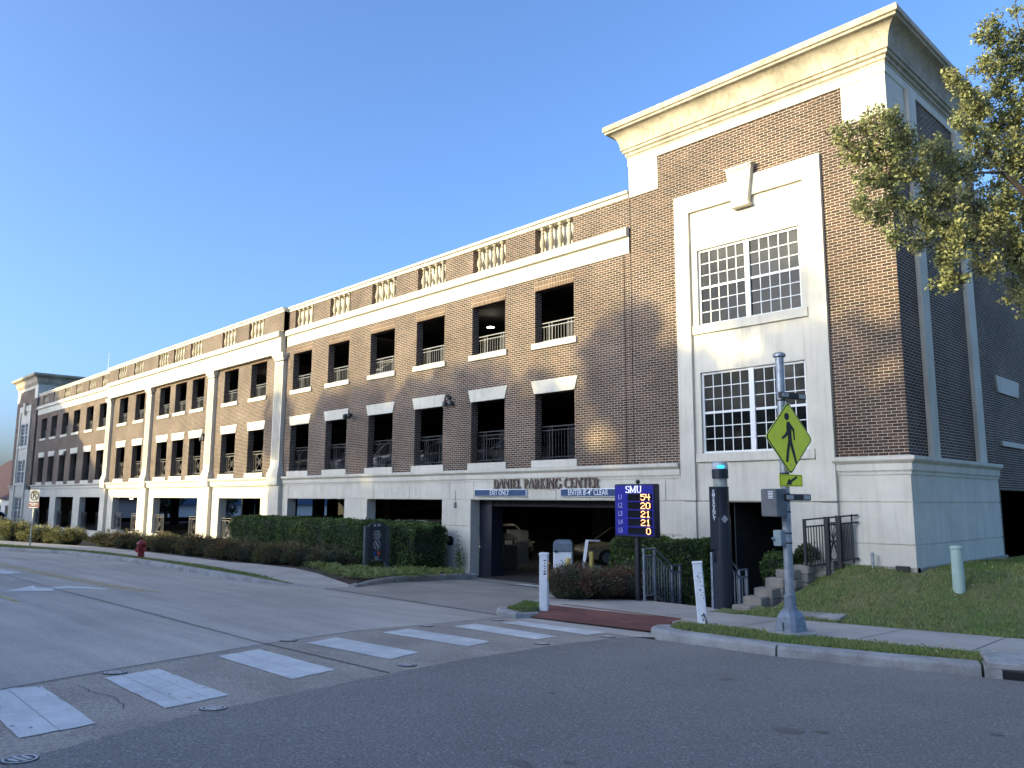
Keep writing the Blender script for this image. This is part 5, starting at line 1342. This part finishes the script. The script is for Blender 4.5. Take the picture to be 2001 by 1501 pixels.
def shrub_mesh(r, h, n, m, size=.07):
    mb = MB()
    # upright fans of small leaves growing from several canes
    k = n // 26
    P = []; Dn = []
    for i in range(k):
        a = rng.random() * 2 * PI; rr = r * math.sqrt(rng.random()); tilt = rr / r
        top = np.array([math.cos(a) * rr, math.sin(a) * rr, h * (1 - .45 * tilt ** 2) * (.45 + .6 * rng.random())])
        for j in range(26):
            s = rng.random(); off = rng.normal(size=3) * .055
            P.append(top + off + np.array([math.cos(a), math.sin(a), -.4]) * (s - .5) * .2); Dn.append([math.cos(a) * .8, math.sin(a) * .8, .5])
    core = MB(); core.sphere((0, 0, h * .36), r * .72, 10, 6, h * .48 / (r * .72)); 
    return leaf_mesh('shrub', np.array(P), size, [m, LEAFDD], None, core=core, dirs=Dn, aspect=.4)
vars_ = []
def place_shrub(kind, x, y, z, s, label, group):
    if kind not in SH: return
    o = SH[kind]
    if o.get('used'): n = o.copy(); COL.objects.link(n)
    else: n = o; o['used'] = 1
    n.name = 'shrub'; n.location = (x, y, z); n.rotation_euler = (0, 0, random.uniform(0, 6)); n.scale = (s * random.uniform(.9, 1.15), s * random.uniform(.9, 1.1), s * random.uniform(.85, 1.1))
    tag(n, label, 'shrub', group)
SH = {0: shrub_mesh(.95, .85, 5200, LEAFN), 1: shrub_mesh(.85, .8, 4600, mat('nandina_green', (.06, .085, .025), .7, scale=1.5, col2=(.12, .085, .035), island=.5)), 2: shrub_mesh(.9, .85, 5200, LEAFG), 3: shrub_mesh(.75, .8, 5200, mat('nandina_red', (.07, .10, .035), .7, scale=2.6, col2=(.15, .05, .04), island=.5), .06)}
ordn = ['first', 'second', 'third', 'fourth', 'fifth', 'sixth', 'seventh', 'eighth', 'ninth', 'tenth', 'eleventh', 'twelfth', 'thirteenth', 'fourteenth', 'fifteenth', 'sixteenth', 'seventeenth', 'eighteenth', 'nineteenth', 'twentieth']
row = [(-24.7, 14.9), (-26.2, 14.75), (-27.7, 14.4), (-29.2, 14.2), (-30.8, 14.1), (-32.4, 14.2), (-34.0, 14.0), (-35.7, 14.1), (-37.4, 13.9), (-39.2, 13.8), (-41.0, 13.5), (-43.0, 13.2)]
for i, (x, y) in enumerate(row):
    place_shrub(i % 2 if i else 1, x, y, g(x, y) + .06, .98, '%s low feathery rust-green shrub from the monument sign along the pavement' % ordn[i], 'feathery shrubs along the pavement')
for i, (x, y) in enumerate([(-27.0, 15.8), (-29.0, 15.7), (-31.0, 15.6), (-33.0, 15.6), (-35.0, 15.6), (-37.0, 15.6), (-39.0, 15.5), (-41.5, 15.3)]):
    place_shrub((i + 1) % 2, x, y, g(x, y) + .1, .95, '%s feathery shrub of the back row between pavement shrubs and hedge, counted from the entrance' % ordn[i], 'feathery shrubs of the back row')
for i, (x, y) in enumerate([(-45.0, 11.9), (-47.0, 11.2), (-49.2, 10.4), (-51.2, 9.7)]):
    place_shrub(2, x, y, g(x, y) + .08, 1.2, '%s golden shrub of the sunlit group behind the no parking sign' % ordn[i], 'golden shrubs behind the no parking sign')
for i, (x, y) in enumerate([(-54, 10.2), (-57, 9.8), (-60, 9.5)]):
    place_shrub(0, x, y, g(x, y) + .1, 1.4, '%s dark shrub left of the golden shrubs, counted leftwards' % ordn[i], 'dark shrubs at the far left')
for i, (x, y) in enumerate([(-12.95, 14.3), (-12.75, 15.1), (-12.45, 15.9), (-13.4, 15.0), (-13.3, 15.9), (-13.2, 16.5)]):
    place_shrub(3, x, y, g(x, y) + .1, .92, ['dark red-tipped shrub nearest the upright white marker post', 'red-tipped shrub in the middle of the bed by the pavement', 'red-tipped shrub beside the stair handrail', 'rear red-tipped shrub in front of the ticket machine', 'rear red-tipped shrub in front of the slanting barrier arm', 'reddest shrub tucked against the hedge by the entrance'][i], 'red-tipped shrubs right of the entrance', )
# liriope tufts edging the bed: grass-like, nobody could count it
P = []; Dn = []
def tufts(poly_pts, n, rad):
    for i in range(n):
        k = random.randrange(len(poly_pts)); c = poly_pts[k]
        cx, cy = c[0] + random.gauss(0, rad), c[1] + random.gauss(0, rad); z = g(cx, cy) + .1
        for j in range(26):
            a = random.uniform(0, 2 * PI); s = random.uniform(.02, .16)
            P.append((cx + math.cos(a) * s, cy + math.sin(a) * s, z + .22 - s * .7 + random.uniform(-.05, .05))); Dn.append((math.cos(a), math.sin(a), 1.1 - s * 7))
tufts([(-19.5, 12.75), (-20.0, 13.0), (-19.9, 13.5), (-20.6, 12.95), (-20.0, 14.6), (-20.0, 15.4), (-20.5, 16.6), (-21.2, 15.6), (-21.0, 14.8), (-20.6, 14.0), (-20.2, 13.4), (-21.2, 14.0), (-22.0, 14.2), (-22.6, 14.5), (-20.9, 16.9), (-21.6, 16.2)], 250, .28)
tufts([(-23.0, 14.1), (-23.8, 14.2), (-22.4, 13.6), (-21.4, 13.2), (-24.4, 14.1)], 70, .2)
o = leaf_mesh('ground_cover', P, .19, LEAFL, None, dirs=Dn, aspect=.09); tag(o, 'yellow-green strappy ground cover at the bed edge by the monument sign', 'ground cover'); o['kind'] = 'stuff'
# small sapling against the column
pts = rng.normal(size=(420, 3)) * np.array([.12, .08, .28]) + np.array([-21.35, 17.85, -2.05]); pts[:, 0] = -21.35 + (pts[:, 0] + 21.35) * np.clip(1.3 - (pts[:, 2] + 2.6) * .8, .15, 1.3)
stem = MB(); stem.path([(-21.35, 17.85, -2.7), (-21.33, 17.87, -2.1), (-21.36, 17.85, -1.55)], .012, 5); o = leaf_mesh('sapling', pts, .06, [LEAFD, BARK], core=stem); tag(o, 'tiny leafy sapling growing against the foot of the entrance column', 'sapling')

# ------------------------------------------------------------------ live oak at the right, its branches reaching into the picture
t = thing('live_oak', 'live oak with sunlit olive leaves reaching across the corner tower', 'tree', (-.4, 16.6, lawn(-.4, 16.6)))
B = MB(); base = Vector((-.4, 16.6, -2.2)); fork = Vector((-.7, 16.4, 1.2))
B.path([base, Vector((-.5, 16.55, -.8)), fork], [.34, .27, .24], 14)
cl = [(-4.93, 11.92, 5.75, 0.18), (-4.91, 12.16, 5.46, 0.23), (-4.6, 12.1, 5.85, 0.21), (-4.47, 12.5, 6.04, 0.21), (-4.61, 12.46, 5.54, 0.29), (-4.41, 12.91, 5.79, 0.3), (-4.74, 12.13, 5.02, 0.21), (-4.57, 12.59, 5.1, 0.28), (-4.37, 13.05, 5.3, 0.33), (-4.81, 12.15, 4.58, 0.18), (-4.74, 12.54, 4.49, 0.23), (-4.53, 12.73, 4.66, 0.24), (-4.54, 12.55, 4.07, 0.18), (-4.39, 13.18, 4.57, 0.28), (-4.19, 13.6, 4.93, 0.35), (-4.34, 13.18, 4.13, 0.21), (-4.06, 13.56, 4.41, 0.33), (-3.99, 13.46, 3.85, 0.28), (-4.09, 13.31, 3.38, 0.19), (-3.98, 13.54, 3.49, 0.18), (-3.83, 13.99, 4.2, 0.32), (-3.7, 14.22, 3.78, 0.25), (-3.84, 14.3, 4.8, 0.38), (-3.6, 14.6, 4.55, 0.36), (-3.43, 14.85, 4.21, 0.32), (-3.54, 14.83, 5.13, 0.38), (-3.37, 15.2, 5.64, 0.39), (-3.98, 14.29, 5.51, 0.36), (-4.19, 13.74, 5.72, 0.31), (-3.68, 14.68, 5.86, 0.38), (-3.91, 14.03, 7.1, 0.17), (-3.81, 14.18, 6.89, 0.21), (-3.72, 14.62, 6.64, 0.32), (-3.56, 15.12, 6.43, 0.36), (-3.32, 15.32, 6.74, 0.37), (-3.52, 15.02, 7.14, 0.3), (-3.59, 14.61, 7.38, 0.23), (-3.32, 15.13, 7.58, 0.32), (-3.39, 14.72, 7.82, 0.25), (-3.43, 14.49, 8.06, 0.17), (-3.56, 14.38, 7.89, 0.14), (-3.15, 15.22, 8.02, 0.23), (-3.17, 15.11, 8.46, 0.11), (-3.1, 15.66, 7.6, 0.4), (-3.09, 15.91, 6.44, 0.45), (-3.22, 16.04, 5.19, 0.45), (-3.28, 15.61, 4.17, 0.35), (-3.89, 13.93, 6.28, 0.17), (-3.8, 14.36, 6.07, 0.23)]
for i in range(64):                                   # the rest of the crown, beyond the frame
    a = random.uniform(-1.3, 2.9); r = random.uniform(.4, 3.8)
    cl.append((-.2 + r * math.cos(a), 16.8 + r * math.sin(a), random.uniform(3.6, 9.0) - r * .35, random.uniform(.55, .85)))
hubs = [Vector((-3.1, 14.6, 4.9)), Vector((-2.6, 15.2, 6.6)), Vector((-2.9, 14.9, 3.7)), Vector((-3.6, 13.4, 5.1)), Vector((-.8, 16.6, 6.8)), Vector((1.0, 17.5, 5.4)), Vector((-.4, 18.4, 5.2)), Vector((1.2, 16.2, 4.2))]
for i, h in enumerate(hubs):
    s = fork if i != 3 else hubs[0]
    m = s.lerp(h, .5) + Vector((random.uniform(-.15, .15), random.uniform(-.15, .15), .25))
    B.path([s, m, h], [.06, .03, .012], 8)
LP = []; nodes = list(hubs); [cl.append(c) for c in ((-2.6,15.1,5.2,.32),(-2.3,15.4,4.9,.32),(-2.1,15.6,5.4,.35),(-2.7,15.0,4.6,.3),(-1.8,15.8,5.0,.35),(-3.4,15.2,3.4,.4),(-3.1,15.9,3.6,.5),(-3.3,15.6,5.0,.45),(-3.0,16.0,4.6,.5),(-3.2,15.4,6.0,.4),(-3.0,15.9,7.1,.45),(-3.0,15.8,8.3,.35),(-3.5,15.0,4.0,.3),(-3.2,15.6,5.7,.45))]; cl.sort(key=lambda c: (Vector(c[:3]) - fork).length)
for c in cl:
    v = Vector(c[:3]); near = [q for q in nodes if (q - fork).length < (v - fork).length]; h = min(near or hubs, key=lambda q: (q - v).length); nodes.append(v)
    m = h.lerp(v, .55) + Vector((random.uniform(-.1, .1), random.uniform(-.1, .1), random.uniform(0, .14)))
    w0 = .008 + .012 * max(0, 1 - (v - fork).length / 6); B.path([h, m, v], [w0 * 1.2, w0, w0 * .7], 5)
    r = c[3]; vis = r < .43 or c[0] < -2.9
    nt_ = int((420 if vis else 170) * (r / .3) ** 2)
    # twigs carrying leaf sprays
    for k in range(max(5, nt_ // 11)):
        d = rng.normal(size=3); d /= np.linalg.norm(d); e = np.array(c[:3]) + d * r * (0.35 + .85 * rng.random() ** .7)
        if vis: B.tube(v, e, .004, .0015, 3, False)
        a = np.array(c[:3]) * .35 + e * .65
        for j in range(22): LP.append(a + (e - a) * rng.random() + rng.normal(size=3) * .045)
B.build('trunk', BARK, t)
leaf_mesh('crown', np.array(LP), .064, OAK, t, aspect=.5)

# ------------------------------------------------------------------ across the street, behind the camera: what shades the street
def shade_tree(label, x, y, H, R, seed, m=None, z0=None, n=11000):
    r_ = np.random.default_rng(seed); z0 = g(x, y) if z0 is None else z0
    t = thing('street_tree', label, 'tree', (x, y, z0), 0, 'trees across the street')
    mb = MB(); mb.path([(0, 0, -.2), (0.1, 0, H * .22), (0, .1, H * .42)], [.32, .24, .16], 10)
    C = []
    for k in range(34):
        a = r_.random() * 2 * PI; q = R * math.sqrt(r_.random()) * .85; zz = H * (.36 + .52 * r_.random() * (1 - .3 * q / R))
        C.append((q * math.cos(a), q * math.sin(a), zz, R * (.22 + .2 * r_.random())))
        mb.path([(0, 0, H * .3), (C[-1][0] * .5, C[-1][1] * .5, (H * .3 + zz) / 2 + .2), C[-1][:3]], [.09, .06, .02], 5)
    mb.build('trunk', BARK, t, False)
    P = []
    for c in C:
        k = int(n * (c[3] ** 2) / sum(q[3] ** 2 for q in C)); d = r_.normal(size=(k, 3)); d /= np.linalg.norm(d, axis=1)[:, None]
        P.append(np.array(c[:3]) + d * c[3] * (r_.random(k)[:, None] ** .45) * np.array([1, 1, .8]))
    leaf_mesh('crown', np.concatenate(P), .36, m or OAKF, t, world=False, aspect=.7)
    return t
OAKF = mat('tree_leaf', (.045, .07, .02), .6, var=.3, scale=.5, island=.5)
def opp(x, z): return x                                # doc only
trees = [(-48.0, -24, 17.2, 4.2), (-43.2, -25, 16.9, 4.8), (-38.4, -24, 17.0, 4.6), (-33.8, -26, 16.9, 4.4), (-29.3, -24, 17.4, 4.2), (-25.0, -24.5, 16.6, 4.2), (-22.3, -25.5, 16.4, 2.7)]
for i, (x, y, H, Rr) in enumerate(trees):
    shade_tree('%s tall leafy tree across the street behind the viewer, counted from the left' % ordn[i], x, y, H, Rr, 40 + i)
def house(label, x0, x1, y0, y1, zw, roof, col, name='house', rcol=None):
    zb = g((x0 + x1) / 2, (y0 + y1) / 2) - .3
    t = thing(name, label, 'building', ((x0 + x1) / 2, (y0 + y1) / 2, zb))
    mb = MB(); mb.box(x0, x1, y0, y1, zb, zw); mb.build('wall', col, t)
    mb = MB()
    if roof > 0:
        ym = (y0 + y1) / 2; e = .4
        mb.prism([(y0 - e, zw), (y1 + e, zw), (ym, zw + roof)], lambda q: (x0 - e, q[0], q[1]), lambda q: (x1 + e, q[0], q[1]))
    elif roof < 0:
        xm = (x0 + x1) / 2; mb.prism([(x0 - .4, zw), (x1 + .4, zw), (xm, zw - roof)], lambda q: (q[0], y0 - .4, q[1]), lambda q: (q[0], y1 + .4, q[1]))
    else: mb.box(x0 - .2, x1 + .2, y0 - .2, y1 + .2, zw - .01, zw + .35)
    mb.build('roof', rcol or mat('roof_grey', (.08, .075, .07), .9), t)
    n = int((x1 - x0) / 3.5)
    for k in range(n):
        x = x0 + (k + .5) * (x1 - x0) / n
        for yy, s in ((y0, -1), (y1, 1)):
            mb = MB(); mb.box(x - .7, x + .7, yy - .03, yy + .03, zb + 1.2, min(zw - .4, zb + 3.0)); mb.build('window', GLASS, t)
    return t
RB = mat('far_brick', (.19, .10, .075), .9)
house('low flat brick shop building across the street behind the viewer', -52.5, -27, -30, -18.5, 4.4, 0, RB)
house('two-storey flat brick building across the street behind the viewer', -26, 40, -32, -18.5, 6.2, 0, RB)
house('tall gabled brick house across the street at the far left', -122, -69, -32, -19, 5.5, -14.5, RB)
house('building with red tiled roof coloured as if in shade past the far left tower', -135, -99.5, 20.5, 34, -.3, 5.5, mat('far_wall', (.55, .55, .55), .9), rcol=mat('red_tile_shaded', (.06, .02, .018), .85, var=.25, scale=3, fine=.3, fscale=8))  # tile colour darkened in place of shade falling on this roof
hb = house('pale building with blue band seen through the open ground floor', -130, -118, 36, 84, 2.6, 0, mat('pale_wall', (.6, .55, .5), .9, var=.1))
mb = MB(); mb.box(-117.9, -117.4, 37, 83, -1.2, -.2); mb.build('awning', mat('awning_blue', (.05, .09, .16), .7), hb)
for i, (x, y, zt_) in enumerate([(-108, 40, 7.2), (-100.5, 44, 6.0)]):
    shade_tree(['distant small tree behind the red tiled roof', 'distant tree past the far left tower'][i], x, y, zt_, 2.4, 90 + i, n=2500)
t = thing('roof_antenna', 'thin antenna mast on the roof of the far tower', 'antenna', (-73.5, 21.5, 8.0)); mb = MB(); mb.tube((0, 0, 0), (0, 0, 4.4), .03, .012, 5); mb.build('mast', WHITEW, t, False)

# dry leaves lying on the lawn
P = []
for k in range(420):
    x, y = random.uniform(-9, -1), random.uniform(14.6, 20)
    if y > lawn_back(x) + .05 and not (x < -6.3 and y > 17.9) and not (x < -8.5 and y > 15.8): P.append((x, y, lawn(x, y) + .045))
for k in range(60): x = random.uniform(-8, -3); P.append((x, 12.35 + (x + 8) * .12 + random.uniform(-.35, .3), g(x, 12.5) + .17))
o = leaf_mesh('fallen_leaves', P, .055, mat('dry_leaf', (.42, .33, .20), .8, var=.3, scale=5, island=.4), flat=.85, aspect=.6); tag(o, 'scattered dry tan leaves lying on the lawn', 'fallen leaves'); o['kind'] = 'stuff'
